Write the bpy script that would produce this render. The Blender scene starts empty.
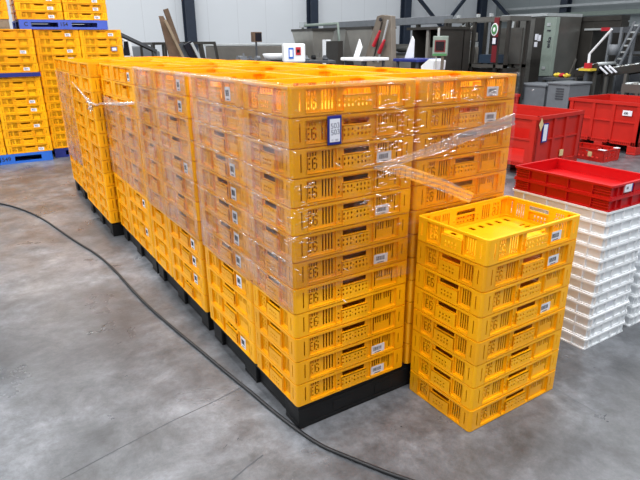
import bpy, bmesh, math, random
from mathutils import Vector, Matrix
random.seed(7)
S = bpy.context.scene
COL = S.collection
PI = math.pi
CH = 0.112364          # stacking pitch of the yellow crates
PH = 0.12576           # height of the black pallets

# ------------------------------------------------------------------ camera
CP = Vector((-0.96986, -1.72867, 1.61699)); YAW = 0.564215; PIT = -0.347105; ROL = -0.0083342; FPX = 546.605
FW = Vector((math.sin(YAW)*math.cos(PIT), math.cos(YAW)*math.cos(PIT), math.sin(PIT)))
R0 = Vector((math.cos(YAW), -math.sin(YAW), 0)); U0 = R0.cross(FW)
RR = R0*math.cos(ROL) + U0*math.sin(ROL); UU = U0*math.cos(ROL) - R0*math.sin(ROL)
cd = bpy.data.cameras.new('camera'); cam = bpy.data.objects.new('camera', cd); COL.objects.link(cam)
cd.sensor_fit = 'HORIZONTAL'; cd.sensor_width = 36; cd.lens = FPX/640*36; cd.clip_end = 300; cd.clip_start = .05
cam.matrix_world = Matrix(((RR.x, UU.x, -FW.x, CP.x), (RR.y, UU.y, -FW.y, CP.y), (RR.z, UU.z, -FW.z, CP.z), (0, 0, 0, 1)))
S.camera = cam

def at(px, py, X=None, Y=None, Z=None):
    """point of the place on the plane x=X, y=Y or z=Z seen in that direction (survey helper)"""
    d = FW + RR*((px-320)/FPX) - UU*((py-240)/FPX)
    t = (X-CP.x)/d.x if X is not None else (Y-CP.y)/d.y if Y is not None else (Z-CP.z)/d.z
    return CP + d*t

# ------------------------------------------------------------------ materials
def srgb(c):
    return tuple(((v/255)/12.92 if v/255 <= .04045 else ((v/255+.055)/1.055)**2.4) for v in c) + (1,)
def mat(name, rgb, rough=.5, metal=0, var=0, vscale=8, bump=0, bscale=40, spec=.5, coat=0, objvar=0):
    m = bpy.data.materials.new(name); m.use_nodes = True
    n = m.node_tree.nodes; l = m.node_tree.links; b = n['Principled BSDF']
    c = srgb(rgb)
    b.inputs['Base Color'].default_value = c; b.inputs['Roughness'].default_value = rough
    b.inputs['Metallic'].default_value = metal; b.inputs['Specular IOR Level'].default_value = spec
    tc = n.new('ShaderNodeTexCoord')
    if var:
        nz = n.new('ShaderNodeTexNoise'); nz.inputs['Scale'].default_value = vscale; nz.inputs['Detail'].default_value = 5
        l.new(tc.outputs['Object'], nz.inputs['Vector'])
        mr = n.new('ShaderNodeMapRange'); mr.inputs[1].default_value = .3; mr.inputs[2].default_value = .7
        mr.inputs[3].default_value = 1-var; mr.inputs[4].default_value = 1+var
        l.new(nz.outputs['Fac'], mr.inputs[0])
        hs = n.new('ShaderNodeHueSaturation'); hs.inputs['Color'].default_value = c
        l.new(mr.outputs[0], hs.inputs['Value']); out = hs.outputs['Color']
        if objvar:
            oi = n.new('ShaderNodeObjectInfo'); m2 = n.new('ShaderNodeMapRange')
            m2.inputs[3].default_value = 1-objvar; m2.inputs[4].default_value = 1+objvar*.6
            l.new(oi.outputs['Random'], m2.inputs[0])
            h2 = n.new('ShaderNodeHueSaturation'); l.new(m2.outputs[0], h2.inputs['Value'])
            m3 = n.new('ShaderNodeMapRange'); m3.inputs[3].default_value = .496; m3.inputs[4].default_value = .503
            l.new(oi.outputs['Random'], m3.inputs[0]); l.new(m3.outputs[0], h2.inputs['Hue'])
            l.new(out, h2.inputs['Color']); out = h2.outputs['Color']
        l.new(out, b.inputs['Base Color'])
    if bump:
        nz = n.new('ShaderNodeTexNoise'); nz.inputs['Scale'].default_value = bscale; nz.inputs['Detail'].default_value = 4
        l.new(tc.outputs['Object'], nz.inputs['Vector'])
        bp = n.new('ShaderNodeBump'); bp.inputs['Strength'].default_value = bump; bp.inputs['Distance'].default_value = .01
        l.new(nz.outputs['Fac'], bp.inputs['Height']); l.new(bp.outputs['Normal'], b.inputs['Normal'])
    if coat: b.inputs['Coat Weight'].default_value = coat
    return m
M = {}
M['yellow'] = mat('yellow_plastic', (252, 178, 5), .35, spec=.5, var=.07, vscale=6, objvar=.10)
M['rim'] = M['yellow']
M['black'] = mat('black_plastic', (20, 21, 23), .5, var=.2, spec=.3)
M['blue'] = mat('blue_plastic', (40, 105, 205), .45, var=.08)
M['navy'] = mat('dark_blue_plastic', (28, 42, 120), .45, var=.1)
M['violetblue'] = mat('faded_blue_plastic', (70, 95, 190), .5, var=.08)
M['red'] = mat('red_plastic', (188, 32, 22), .42, var=.06)
M['redlo'] = mat('deep_red_plastic', (188, 12, 18), .3, var=.05)
M['white'] = mat('white_plastic', (232, 236, 240), .5, var=.03)
M['paper'] = mat('white_paper', (225, 228, 238), .6)
M['ink'] = mat('black_ink', (40, 40, 52), .6)
M['pencil'] = mat('grey_marker', (110, 115, 135), .6)
M['blueframe'] = mat('blue_card_frame', (22, 36, 130), .4)
M['beige'] = mat('beige_tag', (214, 190, 140), .7)
M['steel'] = mat('brushed_steel', (128, 127, 123), .38, .75, var=.12, vscale=3)
M['steeldk'] = mat('dark_steel', (66, 64, 61), .42, .5, var=.2, vscale=2.5)
M['steellt'] = mat('light_steel', (190, 196, 198), .4, .4, var=.06)
M['greyp'] = mat('grey_paint', (112, 117, 123), .5, var=.08)
M['greypd'] = mat('dark_grey_paint', (70, 74, 80), .5, var=.15)
M['greygreen'] = mat('grey_green_paint', (134, 148, 140), .5, var=.06)
M['darkcol'] = mat('dark_blue_grey_steel', (42, 52, 68), .5, var=.1)
M['rust'] = mat('rusty_wood', (104, 84, 68), .8, var=.3, vscale=6)
M['wood'] = mat('weathered_wood', (140, 125, 105), .8, var=.2, vscale=6)
M['tiltg'] = mat('worn_grey_steel', (118, 110, 100), .5, .2, var=.12)
M['hopsteel'] = mat('pale_steel', (158, 156, 150), .38, .45, var=.2, vscale=2)
M['rubber'] = mat('black_rubber', (26, 27, 30), .5)
M['redpaint'] = mat('red_paint', (180, 30, 45), .5)
M['darkred'] = mat('dark_red_paint', (112, 30, 38), .5)
M['screen'] = mat('dark_screen', (24, 24, 34), .2)
M['green'] = mat('green_paint', (70, 130, 80), .5)
M['ygloss'] = mat('yellow_cloth', (215, 190, 60), .7)
M['bluesheet'] = mat('blue_sheet', (40, 56, 74), .5)

def floor_mat():
    m = bpy.data.materials.new('concrete_floor'); m.use_nodes = True
    n = m.node_tree.nodes; l = m.node_tree.links; b = n['Principled BSDF']
    tc = n.new('ShaderNodeTexCoord')
    def noise(sc, det=6, dist=0, rough=.6, off=0):
        mp = n.new('ShaderNodeMapping'); mp.inputs['Location'].default_value = (off, off*.7, 0); l.new(tc.outputs['Object'], mp.inputs['Vector'])
        t = n.new('ShaderNodeTexNoise'); t.inputs['Scale'].default_value = sc; t.inputs['Detail'].default_value = det
        t.inputs['Distortion'].default_value = dist; t.inputs['Roughness'].default_value = rough
        l.new(mp.outputs[0], t.inputs['Vector']); return t.outputs['Fac']
    def ramp(src, pts):
        r = n.new('ShaderNodeValToRGB'); l.new(src, r.inputs[0]); e = r.color_ramp.elements
        e[0].position, e[0].color = pts[0][0], (pts[0][1],)*3+(1,); e[1].position, e[1].color = pts[-1][0], (pts[-1][1],)*3+(1,)
        for p, v in pts[1:-1]: q = e.new(p); q.color = (v,)*3+(1,)
        return r.outputs[0]
    def mix(a, bb, mode, f=1):
        x = n.new('ShaderNodeMix'); x.data_type = 'RGBA'; x.blend_type = mode; x.inputs[0].default_value = f
        l.new(a, x.inputs[6]); l.new(bb, x.inputs[7]); return x.outputs[2]
    big = ramp(noise(1.0, 10, .25, .66, 3.1), [(.38, .5), (.5, .84), (.61, 1.36)])
    mid = ramp(noise(3.6, 10, .35, .74, 9), [(.34, .55), (.49, .96), (.62, 1.38)])
    fine = ramp(noise(17, 8, .3, .75), [(.32, .74), (.68, 1.22)])
    speck = ramp(noise(9, 9, .8, .8, 5), [(.24, .5), (.46, 1.0)])
    c = n.new('ShaderNodeRGB'); c.outputs[0].default_value = srgb((101, 104, 109))
    x = mix(c.outputs[0], big, 'MULTIPLY'); x = mix(x, mid, 'MULTIPLY'); x = mix(x, fine, 'MULTIPLY'); x = mix(x, speck, 'MULTIPLY', .7)
    l.new(x, b.inputs['Base Color'])
    r = ramp(noise(3, 6, .5, .6, 1), [(.3, .24), (.7, .46)]); l.new(r, b.inputs['Roughness']); b.inputs['Specular IOR Level'].default_value = .9
    bp = n.new('ShaderNodeBump'); bp.inputs['Strength'].default_value = .25; bp.inputs['Distance'].default_value = .004
    l.new(noise(60, 5), bp.inputs['Height']); l.new(bp.outputs[0], b.inputs['Normal'])
    return m
M['floor'] = floor_mat()

def wall_mat(name, rgb, axis):
    m = mat(name, rgb, .5, var=.02, vscale=.6)
    n = m.node_tree.nodes; l = m.node_tree.links; b = n['Principled BSDF']
    src = b.inputs['Base Color'].links[0].from_socket
    tc = n.new('ShaderNodeTexCoord'); sp = n.new('ShaderNodeSeparateXYZ'); l.new(tc.outputs['Object'], sp.inputs[0])
    dv = n.new('ShaderNodeMath'); dv.operation = 'DIVIDE'; dv.inputs[1].default_value = 1.15; l.new(sp.outputs[axis], dv.inputs[0])
    fr = n.new('ShaderNodeMath'); fr.operation = 'FRACT'; l.new(dv.outputs[0], fr.inputs[0])
    lt = n.new('ShaderNodeMath'); lt.operation = 'LESS_THAN'; lt.inputs[1].default_value = .015; l.new(fr.outputs[0], lt.inputs[0])
    x = n.new('ShaderNodeMix'); x.data_type = 'RGBA'; l.new(lt.outputs[0], x.inputs[0]); l.new(src, x.inputs[6])
    x.inputs[7].default_value = srgb(tuple(int(v*.93) for v in rgb)); l.new(x.outputs[2], b.inputs['Base Color'])
    return m

def film_mat(name, haze_lo, haze_hi, gloss, ro=.16, bd=.006):
    m = bpy.data.materials.new(name); m.use_nodes = True
    n = m.node_tree.nodes; l = m.node_tree.links; n.clear()
    out = n.new('ShaderNodeOutputMaterial'); tc = n.new('ShaderNodeTexCoord')
    mp = n.new('ShaderNodeMapping'); mp.inputs['Rotation'].default_value = (math.radians(-22), math.radians(9), 0)
    mp.inputs['Scale'].default_value = (2.2, 2.2, 34); l.new(tc.outputs['Object'], mp.inputs['Vector'])
    nz = n.new('ShaderNodeTexNoise'); nz.inputs['Scale'].default_value = 1.6; nz.inputs['Detail'].default_value = 7; nz.inputs['Roughness'].default_value = .7
    nz.inputs['Distortion'].default_value = .5
    l.new(mp.outputs[0], nz.inputs['Vector'])
    n2 = n.new('ShaderNodeTexNoise'); n2.inputs['Scale'].default_value = 4.5; n2.inputs['Detail'].default_value = 3; n2.inputs['Distortion'].default_value = .6
    l.new(tc.outputs['Object'], n2.inputs['Vector'])
    ad = n.new('ShaderNodeMath'); ad.operation = 'MULTIPLY'; l.new(nz.outputs['Fac'], ad.inputs[0]); l.new(n2.outputs['Fac'], ad.inputs[1])
    mr = n.new('ShaderNodeMapRange'); mr.inputs[1].default_value = .17; mr.inputs[2].default_value = .36
    mr.inputs[3].default_value = haze_lo; mr.clamp = True; mr.inputs[4].default_value = haze_hi; l.new(ad.outputs[0], mr.inputs[0])
    mx = n.new('ShaderNodeMath'); mx.operation = 'MAXIMUM'; mx.inputs[1].default_value = 0; l.new(mr.outputs[0], mx.inputs[0]); mr = mx
    bp = n.new('ShaderNodeBump'); bp.inputs['Strength'].default_value = .9; bp.inputs['Distance'].default_value = bd
    l.new(nz.outputs['Fac'], bp.inputs['Height'])
    tr = n.new('ShaderNodeBsdfTransparent'); tr.inputs[0].default_value = (.99, .99, .99, 1)
    df = n.new('ShaderNodeBsdfDiffuse'); df.inputs[0].default_value = (.82, .82, .86, 1); l.new(bp.outputs[0], df.inputs['Normal'])
    gl = n.new('ShaderNodeBsdfGlossy'); gl.inputs['Roughness'].default_value = ro; gl.inputs[0].default_value = (1, 1, 1, 1); l.new(bp.outputs[0], gl.inputs['Normal'])
    fr = n.new('ShaderNodeFresnel'); fr.inputs['IOR'].default_value = 1.45; l.new(bp.outputs[0], fr.inputs['Normal'])
    fm = n.new('ShaderNodeMath'); fm.operation = 'MULTIPLY'; fm.inputs[1].default_value = gloss; fm.use_clamp = True; l.new(fr.outputs[0], fm.inputs[0])
    m1 = n.new('ShaderNodeMixShader'); l.new(mr.outputs[0], m1.inputs[0]); l.new(tr.outputs[0], m1.inputs[1]); l.new(df.outputs[0], m1.inputs[2])
    m2 = n.new('ShaderNodeMixShader'); l.new(fm.outputs[0], m2.inputs[0]); l.new(m1.outputs[0], m2.inputs[1]); l.new(gl.outputs[0], m2.inputs[2])
    l.new(m2.outputs[0], out.inputs['Surface'])
    return m
M['film_side'] = film_mat('hazy_stretch_film', .0, .25, .6)
M['film_front'] = film_mat('clear_stretch_film', -.06, .06, .55, .10, .012)
M['film_fold'] = film_mat('bunched_stretch_film', .0, .22, .6)
M['film_crinkle'] = film_mat('crinkled_stretch_film', .12, .5, 2.2, .12, .002)
M['film_rope'] = film_mat('twisted_stretch_film', .12, .4, .4)

# ------------------------------------------------------------------ mesh helpers
class MB:
    """collects shapes in one mesh; every shape takes a material slot index"""
    def __init__(s): s.v = []; s.f = []; s.m = []; s.T = None; s.k = 0
    def add(s, vs, fs):
        o = len(s.v)
        s.v += [tuple(s.T @ Vector(p)) if s.T else tuple(p) for p in vs]
        s.f += [tuple(i+o for i in f) for f in fs]; s.m += [s.k]*len(fs)
        return s
    def box(s, x0, x1, y0, y1, z0, z1):
        x0, x1 = min(x0, x1), max(x0, x1); y0, y1 = min(y0, y1), max(y0, y1); z0, z1 = min(z0, z1), max(z0, z1)
        return s.add([(x0,y0,z0),(x1,y0,z0),(x1,y1,z0),(x0,y1,z0),(x0,y0,z1),(x1,y0,z1),(x1,y1,z1),(x0,y1,z1)],
                     [(0,3,2,1),(4,5,6,7),(0,1,5,4),(1,2,6,5),(2,3,7,6),(3,0,4,7)])
    def bar(s, a, b, w, t, up=(0,0,1)):
        a = Vector(a); b = Vector(b); d = (b-a).normalized(); up = Vector(up)
        x = d.cross(up)
        if x.length < 1e-4: x = d.cross(Vector((1,0,0)))
        x.normalize(); y = x.cross(d).normalized(); x *= w/2; y *= t/2
        return s.add([a-x-y, a+x-y, a+x+y, a-x+y, b-x-y, b+x-y, b+x+y, b-x+y],
                     [(0,3,2,1),(4,5,6,7),(0,1,5,4),(1,2,6,5),(2,3,7,6),(3,0,4,7)])
    def tube(s, pts, r, n=10, closed=False):
        pts = [Vector(p) for p in pts]; vs = []; fs = []; N = len(pts)
        prev = None
        for i, p in enumerate(pts):
            d = (pts[min(i+1, N-1)]-pts[max(i-1, 0)]).normalized()
            u = d.cross(Vector((0,0,1)))
            if u.length < 1e-3: u = d.cross(Vector((1,0,0)))
            u.normalize(); w = u.cross(d)
            rr = r[i] if isinstance(r, (list, tuple)) else r
            for k in range(n):
                a = 2*PI*k/n; vs.append(p+u*rr*math.cos(a)+w*rr*math.sin(a))
        for i in range(N-1):
            for k in range(n): fs.append((i*n+k, i*n+(k+1)%n, (i+1)*n+(k+1)%n, (i+1)*n+k))
        fs.append(tuple(range(n-1,-1,-1))); fs.append(tuple((N-1)*n+k for k in range(n)))
        return s.add(vs, fs)
    def prism(s, poly, d):
        """closed 3-D polygon extruded by vector d"""
        n = len(poly); d = Vector(d); a = [Vector(p) for p in poly]
        return s.add(a+[p+d for p in a], [tuple(range(n-1,-1,-1)), tuple(range(n, 2*n))]+[(i, (i+1)%n, n+(i+1)%n, n+i) for i in range(n)])
    def lathe(s, prof, c=(0,0,0), n=20):
        vs = []; fs = []; c = Vector(c)
        for r, z in prof:
            for k in range(n): vs.append(c+Vector((r*math.cos(2*PI*k/n), r*math.sin(2*PI*k/n), z)))
        for i in range(len(prof)-1):
            for k in range(n): fs.append((i*n+k, i*n+(k+1)%n, (i+1)*n+(k+1)%n, (i+1)*n+k))
        fs.append(tuple(range(n-1,-1,-1))); fs.append(tuple((len(prof)-1)*n+k for k in range(n)))
        return s.add(vs, fs)
    def ring(s, L, W, r, off_o, off_i, z0, z1, seg=4):
        """rounded rectangular ring L x W, from off_o inside the outline to off_i inside it"""
        def path(o):
            rr = max(r-o, .001); pts = []
            for cx, cy, a0 in ((L-o-rr, W-o-rr, 0), (o+rr, W-o-rr, 90), (o+rr, o+rr, 180), (L-o-rr, o+rr, 270)):
                for k in range(seg+1):
                    a = math.radians(a0+90*k/seg); pts.append((cx+rr*math.cos(a), cy+rr*math.sin(a)))
            return pts
        A = path(off_o); B = path(off_i); n = len(A)
        vs = [(x,y,z0) for x,y in A]+[(x,y,z1) for x,y in A]+[(x,y,z0) for x,y in B]+[(x,y,z1) for x,y in B]
        fs = []
        for i in range(n):
            j = (i+1)%n
            fs += [(i,j,n+j,n+i), (2*n+i,3*n+i,3*n+j,2*n+j), (n+i,n+j,3*n+j,3*n+i), (i,2*n+i,2*n+j,j)]
        return s.add(vs, fs)
    def panel(s, O, U, V, N, w, h, t, holes):
        """sheet w x h with rectangular holes [(u0,u1,v0,v1)], thickness t along N"""
        O = Vector(O); U = Vector(U); V = Vector(V); N = Vector(N)
        us = sorted({0, w} | {round(min(max(a, 0), w), 5) for q in holes for a in q[:2]})
        vs_ = sorted({0, h} | {round(min(max(a, 0), h), 5) for q in holes for a in q[2:]})
        nu, nv = len(us)-1, len(vs_)-1
        fill = [[not any(q[0]-1e-6 <= (us[i]+us[i+1])/2 <= q[1]+1e-6 and q[2]-1e-6 <= (vs_[j]+vs_[j+1])/2 <= q[3]+1e-6 for q in holes) for j in range(nv)] for i in range(nu)]
        P = lambda u, v, k: O+U*u+V*v+N*(t*k)
        def q4(a, b, c, d): s.add([a, b, c, d], [(0, 1, 2, 3)])
        for j in range(nv):
            i = 0
            while i < nu:
                if not fill[i][j]: i += 1; continue
                k = i
                while k+1 < nu and fill[k+1][j]: k += 1
                u0, u1, v0, v1 = us[i], us[k+1], vs_[j], vs_[j+1]
                q4(P(u0,v0,1), P(u1,v0,1), P(u1,v1,1), P(u0,v1,1)); q4(P(u0,v1,0), P(u1,v1,0), P(u1,v0,0), P(u0,v0,0))
                q4(P(u0,v0,0), P(u0,v0,1), P(u0,v1,1), P(u0,v1,0)); q4(P(u1,v0,1), P(u1,v0,0), P(u1,v1,0), P(u1,v1,1))
                i = k+1
        for i in range(nu):
            j = 0
            while j < nv:
                if not fill[i][j]: j += 1; continue
                k = j
                while k+1 < nv and fill[i][k+1]: k += 1
                u0, u1, v0, v1 = us[i], us[i+1], vs_[j], vs_[k+1]
                q4(P(u0,v0,0), P(u1,v0,0), P(u1,v0,1), P(u0,v0,1)); q4(P(u0,v1,1), P(u1,v1,1), P(u1,v1,0), P(u0,v1,0))
                j = k+1
        return s
    def mesh(s, name, mats):
        me = bpy.data.meshes.new(name); me.from_pydata([tuple(v) for v in s.v], [], s.f)
        for m in (mats if isinstance(mats, (list, tuple)) else [mats]): me.materials.append(m)
        me.polygons.foreach_set('material_index', s.m); me.update(); return me
    def build(s, name, mats, parent=None, loc=None, bevel=0, smooth=False):
        o = link(name, s.mesh(name, mats), parent)
        if loc is not None: o.location = loc
        if smooth: o.data.polygons.foreach_set('use_smooth', [True]*len(o.data.polygons))
        if bevel:
            b = o.modifiers.new('bevel', 'BEVEL'); b.width = bevel; b.segments = 2; b.limit_method = 'ANGLE'
        return o
def link(name, data, parent=None):
    o = bpy.data.objects.new(name, data); COL.objects.link(o)
    if parent: o.parent = parent
    return o
def tag(o, label, cat=None, group=None):
    o['label'] = label
    if cat: o['category'] = cat
    if group: o['group'] = group
    return o
def thing(name, label, cat, loc=(0,0,0), rz=0, group=None):
    o = link(name, None); o.location = loc; o.rotation_euler = (0, 0, rz); o.empty_display_size = .1
    return tag(o, label, cat, group)
def struct(o): o['kind'] = 'structure'; return o
ORD = ['zeroth','topmost','second from top','third from top','fourth from top','fifth from top','sixth from top','seventh from top','eighth from top','ninth from top','tenth from top','eleventh from top','twelfth from top','thirteenth from top','fourteenth from top','fifteenth from top']

# text as a solid thin mesh standing in the plane spanned by U, V at O (lower left corner)
def text_part(name, txt, O, U, V, height, m, parent, depth=.001, bold=0):
    cu = bpy.data.curves.new(name, 'FONT'); cu.body = txt; cu.size = height/.72; cu.extrude = depth/2; cu.offset = bold
    tmp = bpy.data.objects.new(name, cu); COL.objects.link(tmp)
    dg = bpy.context.evaluated_depsgraph_get(); dg.update()
    me = bpy.data.meshes.new_from_object(tmp.evaluated_get(dg)); bpy.data.objects.remove(tmp)
    me.materials.clear(); me.materials.append(m)
    U = Vector(U).normalized(); V = Vector(V).normalized(); N = U.cross(V)
    me.transform(Matrix(((U.x,V.x,N.x,O[0]),(U.y,V.y,N.y,O[1]),(U.z,V.z,N.z,O[2]),(0,0,0,1))))
    return link(name, me, parent)

# ------------------------------------------------------------------ yellow vented crate
def e6(u, sc=1):
    H = CH; q = []
    for k in range(4): q.append((u+(.001+.012*k)*sc, u+(.007+.012*k)*sc, .68*H, .81*H))
    q.append((u-.0005, u+.0060*sc, .22*H, .63*H))
    for a in (.22, .40, .57): q.append((u+.0085*sc, u+.016*sc, a*H, (a+.065)*H))
    x = u+.023*sc
    q += [(x, x+.006*sc, .25*H, .60*H), (x+.0075*sc, x+.017*sc, .565*H, .635*H), (x+.0075*sc, x+.016*sc, .40*H, .465*H),
          (x+.0175*sc, x+.0235*sc, .25*H, .43*H), (x+.0075*sc, x+.016*sc, .21*H, .27*H), (x+.018*sc, x+.0235*sc, .52*H, .585*H)]
    return q
def side_holes(w):
    H = CH; q = []; dots = []
    if w > .5:
        q.append((.040, .0455, .2*H, .81*H)); q += e6(.074)
        for k in range(4): q.append((.142+.0145*k, .1495+.0145*k, .2*H, .82*H))
        hd = (.243, .366, .62*H, .80*H); blk = (.236, .374)
        for v in (.24, .42):
            for k in range(4):
                dots.append((.219+.0185*k, .2265+.0185*k, v*H, (v+.085)*H)); dots.append((.303+.0185*k, .3105+.0185*k, v*H, (v+.085)*H))
        dots += [(.2895, .2945, .36*H, .41*H), (.3745+.0035, .3825, .36*H, .41*H)]
        for k in range(4):
            for b in (.412, .470):
                lo = .2 if (k == 0 and b < .45) or (k == 3 and b > .45) else .52
                q.append((b+.0125*k, b+.0065+.0125*k, lo*H, .82*H))
        q.append((.5545, .5595, .3*H, .75*H))
        ribs = [.0605, .203, .396, .5385]; cor = .063
    else:
        q.append((.030, .0345, .25*H, .75*H)); q += e6(.074, .95)
        hd = (.152, .258, .64*H, .82*H); blk = (.146, .264)
        for v in (.20, .355, .51):
            for k in range(4): dots.append((.170+.0185*k, .178+.0185*k, v*H, (v+.075)*H))
        dots = [d for d in dots if d[2] < .45*H]
        for k in range(4): q.append((.284+.0125*k, .2905+.0125*k, .2*H, .80*H))
        q.append((.362, .367, .25*H, .78*H))
        ribs = [.056, .138, .272, .342]; cor = .058
    return q, dots, hd, blk, ribs, cor
def crate_mesh():
    L, W, H = .5985, .3985, CH-.0024
    mb = MB(); rec = .0105; th = .003
    mb.ring(L, W, .016, 0, .0125, H-.011, H)                # top rim
    mb.ring(L, W, .016, .0025, .012, 0, .0035); mb.ring(L, W, .016, .0, .012, .0035, .009)                  # foot band
    mb.ring(L, W, .016, .002, .012, .0115, .0135)           # thin lower flange
    sides = [((0,0), (1,0), (0,-1), L), ((L,0), (0,1), (1,0), W), ((L,W), (-1,0), (0,1), L), ((0,W), (0,-1), (-1,0), W)]
    for (ox, oy), (ux, uy), (nx, ny), w in sides:
        q, dots, hd, blk, ribs, cor = side_holes(w)
        U = Vector((ux,uy,0)); N = Vector((nx,ny,0)); V = Vector((0,0,1)); O = Vector((ox,oy,0))
        z0, z1 = .009, H-.011
        sh = lambda hs, u0: [(a-u0, b-u0, c-z0, d-z0) for a, b, c, d in hs]
        behind = [(blk[0]+.006, blk[1]-.006, .2*H, hd[2]-.008)]
        allh = q+[d for d in dots if not (d[0] > blk[0] and d[1] < blk[1])]+[hd]+behind
        # recessed sheet between the corner pieces
        mb.panel(O+U*cor-N*(rec+th)+V*z0, U, V, N, w-2*cor, z1-z0, th, sh([h for h in allh if h[1] > cor and h[0] < w-cor], cor))
        # flush corner pieces with their slot
        for a, b in ((.012, cor), (w-cor, w-.012)):
            mb.panel(O+U*a-N*.0032+V*z0, U, V, N, b-a, z1-z0, .003, sh([h for h in q if h[0] > a and h[1] < b], a))
        for r_ in [cor-.0015, w-cor-.0015]+ribs[1:-1]+[ribs[0]+.006, ribs[-1]-.004]:
            c = O+U*r_; d = U*.003
            p = [c, c+d, c+d-N*(rec+.001), c-N*(rec+.001)]
            mb.prism([v+V*z0 for v in p], V*(z1-z0))
        # flush block under the grip with a ledge
        bh = hd[2]-.002
        mb.panel(O+U*blk[0]-N*.004+V*z0, U, V, N, blk[1]-blk[0], bh-z0, .003, sh([d for d in dots if d[0] > blk[0] and d[1] < blk[1]], blk[0]))
        c = O+U*blk[0]-N*.001; e = U*(blk[1]-blk[0])
        mb.prism([c+V*(bh-.003), c+e+V*(bh-.003), c+e-N*rec+V*(bh-.003), c-N*rec+V*(bh-.003)], V*.003)
    for cx, cy in ((0,0),(1,0),(1,1),(0,1)):                 # rounded corner posts
        pts = []; r = .016; X = L-r if cx else r; Y = W-r if cy else r
        a0 = {(0,0):180,(1,0):270,(1,1):0,(0,1):90}[(cx,cy)]
        A = [(X+r*math.cos(math.radians(a0+90*k/5)), Y+r*math.sin(math.radians(a0+90*k/5))) for k in range(6)]
        B = [(X+(r-.003)*math.cos(math.radians(a0+90*k/5)), Y+(r-.003)*math.sin(math.radians(a0+90*k/5))) for k in range(6)]
        for k in range(5):
            mb.prism([(A[k][0],A[k][1],.009),(A[k+1][0],A[k+1][1],.009),(B[k+1][0],B[k+1][1],.009),(B[k][0],B[k][1],.009)], (0,0,H-.02))
    # slatted bottom with a plain middle field
    holes = []
    for i in range(9):
        for (a, b) in ((.02, .055), (.31, .345)): holes.append((.03+.06*i, .034+.06*i+.018, a, b))
    for j in range(5):
        for (a, b) in ((.02, .06), (.50, .54)): holes.append((a, b, .11+.03*j, .122+.03*j))
    mb.panel((.011, .011, .006), (1,0,0), (0,1,0), (0,0,1), L-.022, W-.022, .003, holes)
    return mb.mesh('crate', M['yellow'])
CR = crate_mesh()
def sticker_mesh(w=.076, h=.042):
    mb = MB(); mb.box(0, w, -.0008, 0, 0, h); mb.k = 1; x = .012; rnd = random.Random(3)
    while x < w-.016:
        b = rnd.choice((.001, .0016, .0026)); mb.box(x, x+b, -.0014, -.0002, .014, h-.009); x += b+rnd.choice((.002, .0032))
    mb.box(.02, w-.02, -.0014, -.0002, .003, .006)
    return mb.mesh('barcode_sticker', [M['paper'], M['ink']])
ST = sticker_mesh()
crates = []
def crate(x, y, z, rz, label, group, sticker=None, jig=.0015):
    """rz 0: long side towards -y, corner at x,y. rz 90: long side towards -x; x,y is still the lower left corner of the footprint"""
    o = link('plastic_crate', CR)
    jx, jy = random.uniform(-jig, jig), random.uniform(-jig, jig)
    if rz == 0: o.location = (x+jx+.0007, y+jy+.0007, z)
    elif rz == 90:  # long side facing -x reads left to right from far to near
        o.location = (x+jx+.0007, y+.5992+jy, z); o.rotation_euler = (0, 0, -PI/2)
    o.location.z += .0002
    tag(o, label, 'crate', group)
    if sticker:
        s = link('barcode_sticker', ST, o); s.location = (.405+random.uniform(-.004,.004), .0092, .014+random.uniform(0,.006))
        s.rotation_euler = (0, random.uniform(-.03,.03), 0)
        if sticker == 2: s.scale = (.75, 1, 1.4); s.location.x += .006
    return o

# ------------------------------------------------------------------ black pallets
def pallet(x, y, label, mname='black', z=0, h=PH, group=None, W=1.2, D=1.0, name='plastic_pallet', nums=None, inset=.012):
    t = thing(name, label, 'pallet', (x, y, z), 0, group)
    W -= 2*inset; D -= 2*inset
    m = M[mname]
    d = MB(); d.T = Matrix.Translation((inset, inset, 0)); d.panel((0,0,h-.024), (1,0,0), (0,1,0), (0,0,1), W, D, .0235, [(.06+.12*i, .14+.12*i, .05+.115*j, .125+.115*j) for i in range(9) for j in range(8)])
    d.build('deck', m, t, bevel=.002)
    xs = [(0, .16), (W/2-.08, W/2+.08), (W-.16, W)]; ys = [(0, .12), (D/2-.07, D/2+.07), (D-.12, D)]
    if mname != 'black': xs = [(0, .14), (W/2-.09, W/2+.09), (W-.14, W)]
    for a, b in xs:
        for c, e in ys:
            k = MB(); k.T = Matrix.Translation((inset, inset, 0)); k.box(a, b, c, e, .0185, h-.0245); k.build('foot_block', m, t, bevel=.006)
    for c, e in ys:
        k = MB(); k.T = Matrix.Translation((inset, inset, 0)); k.box(0, W, c, e, 0, .018)
        k.build('runner', m, t, bevel=.004)
    for a, b in (xs[0], xs[2]):
        k = MB(); k.T = Matrix.Translation((inset, inset, 0)); k.box(a+.02, b-.02, .121, D/2-.071, 0, .018); k.box(a+.02, b-.02, D/2+.071, D-.121, 0, .018)
        k.build('cross_runner', m, t, bevel=.004)
    if mname == 'black':
        k = MB(); k.T = Matrix.Translation((inset, inset-.003, 0)); k.box(.0, W, 0, .012, .0, h-.025)
        for u in (.18, .42, .66, .90): k.box(u, u+.10, -.003, 0, .03, h-.045)
        k.box(.06, W-.06, -.003, 0, .016, .022); k.build('front_skirt', m, t, bevel=.003)
        k = MB(); k.T = Matrix.Translation((inset, inset, 0)); k.box(.022, .032, .1, D-.1, .0, h-.03); k.box(.03, .07, .16, .2, .02, h-.03); k.box(.03, .07, .3, .34, .02, h-.03); k.box(.03, .07, .62, .66, .02, h-.03); k.box(.03, .07, .78, .82, .02, h-.03)
        k.build('gap_shade_web', m, t)  # black sheet added in the fork gaps, standing in for their shade
    return t

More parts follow.
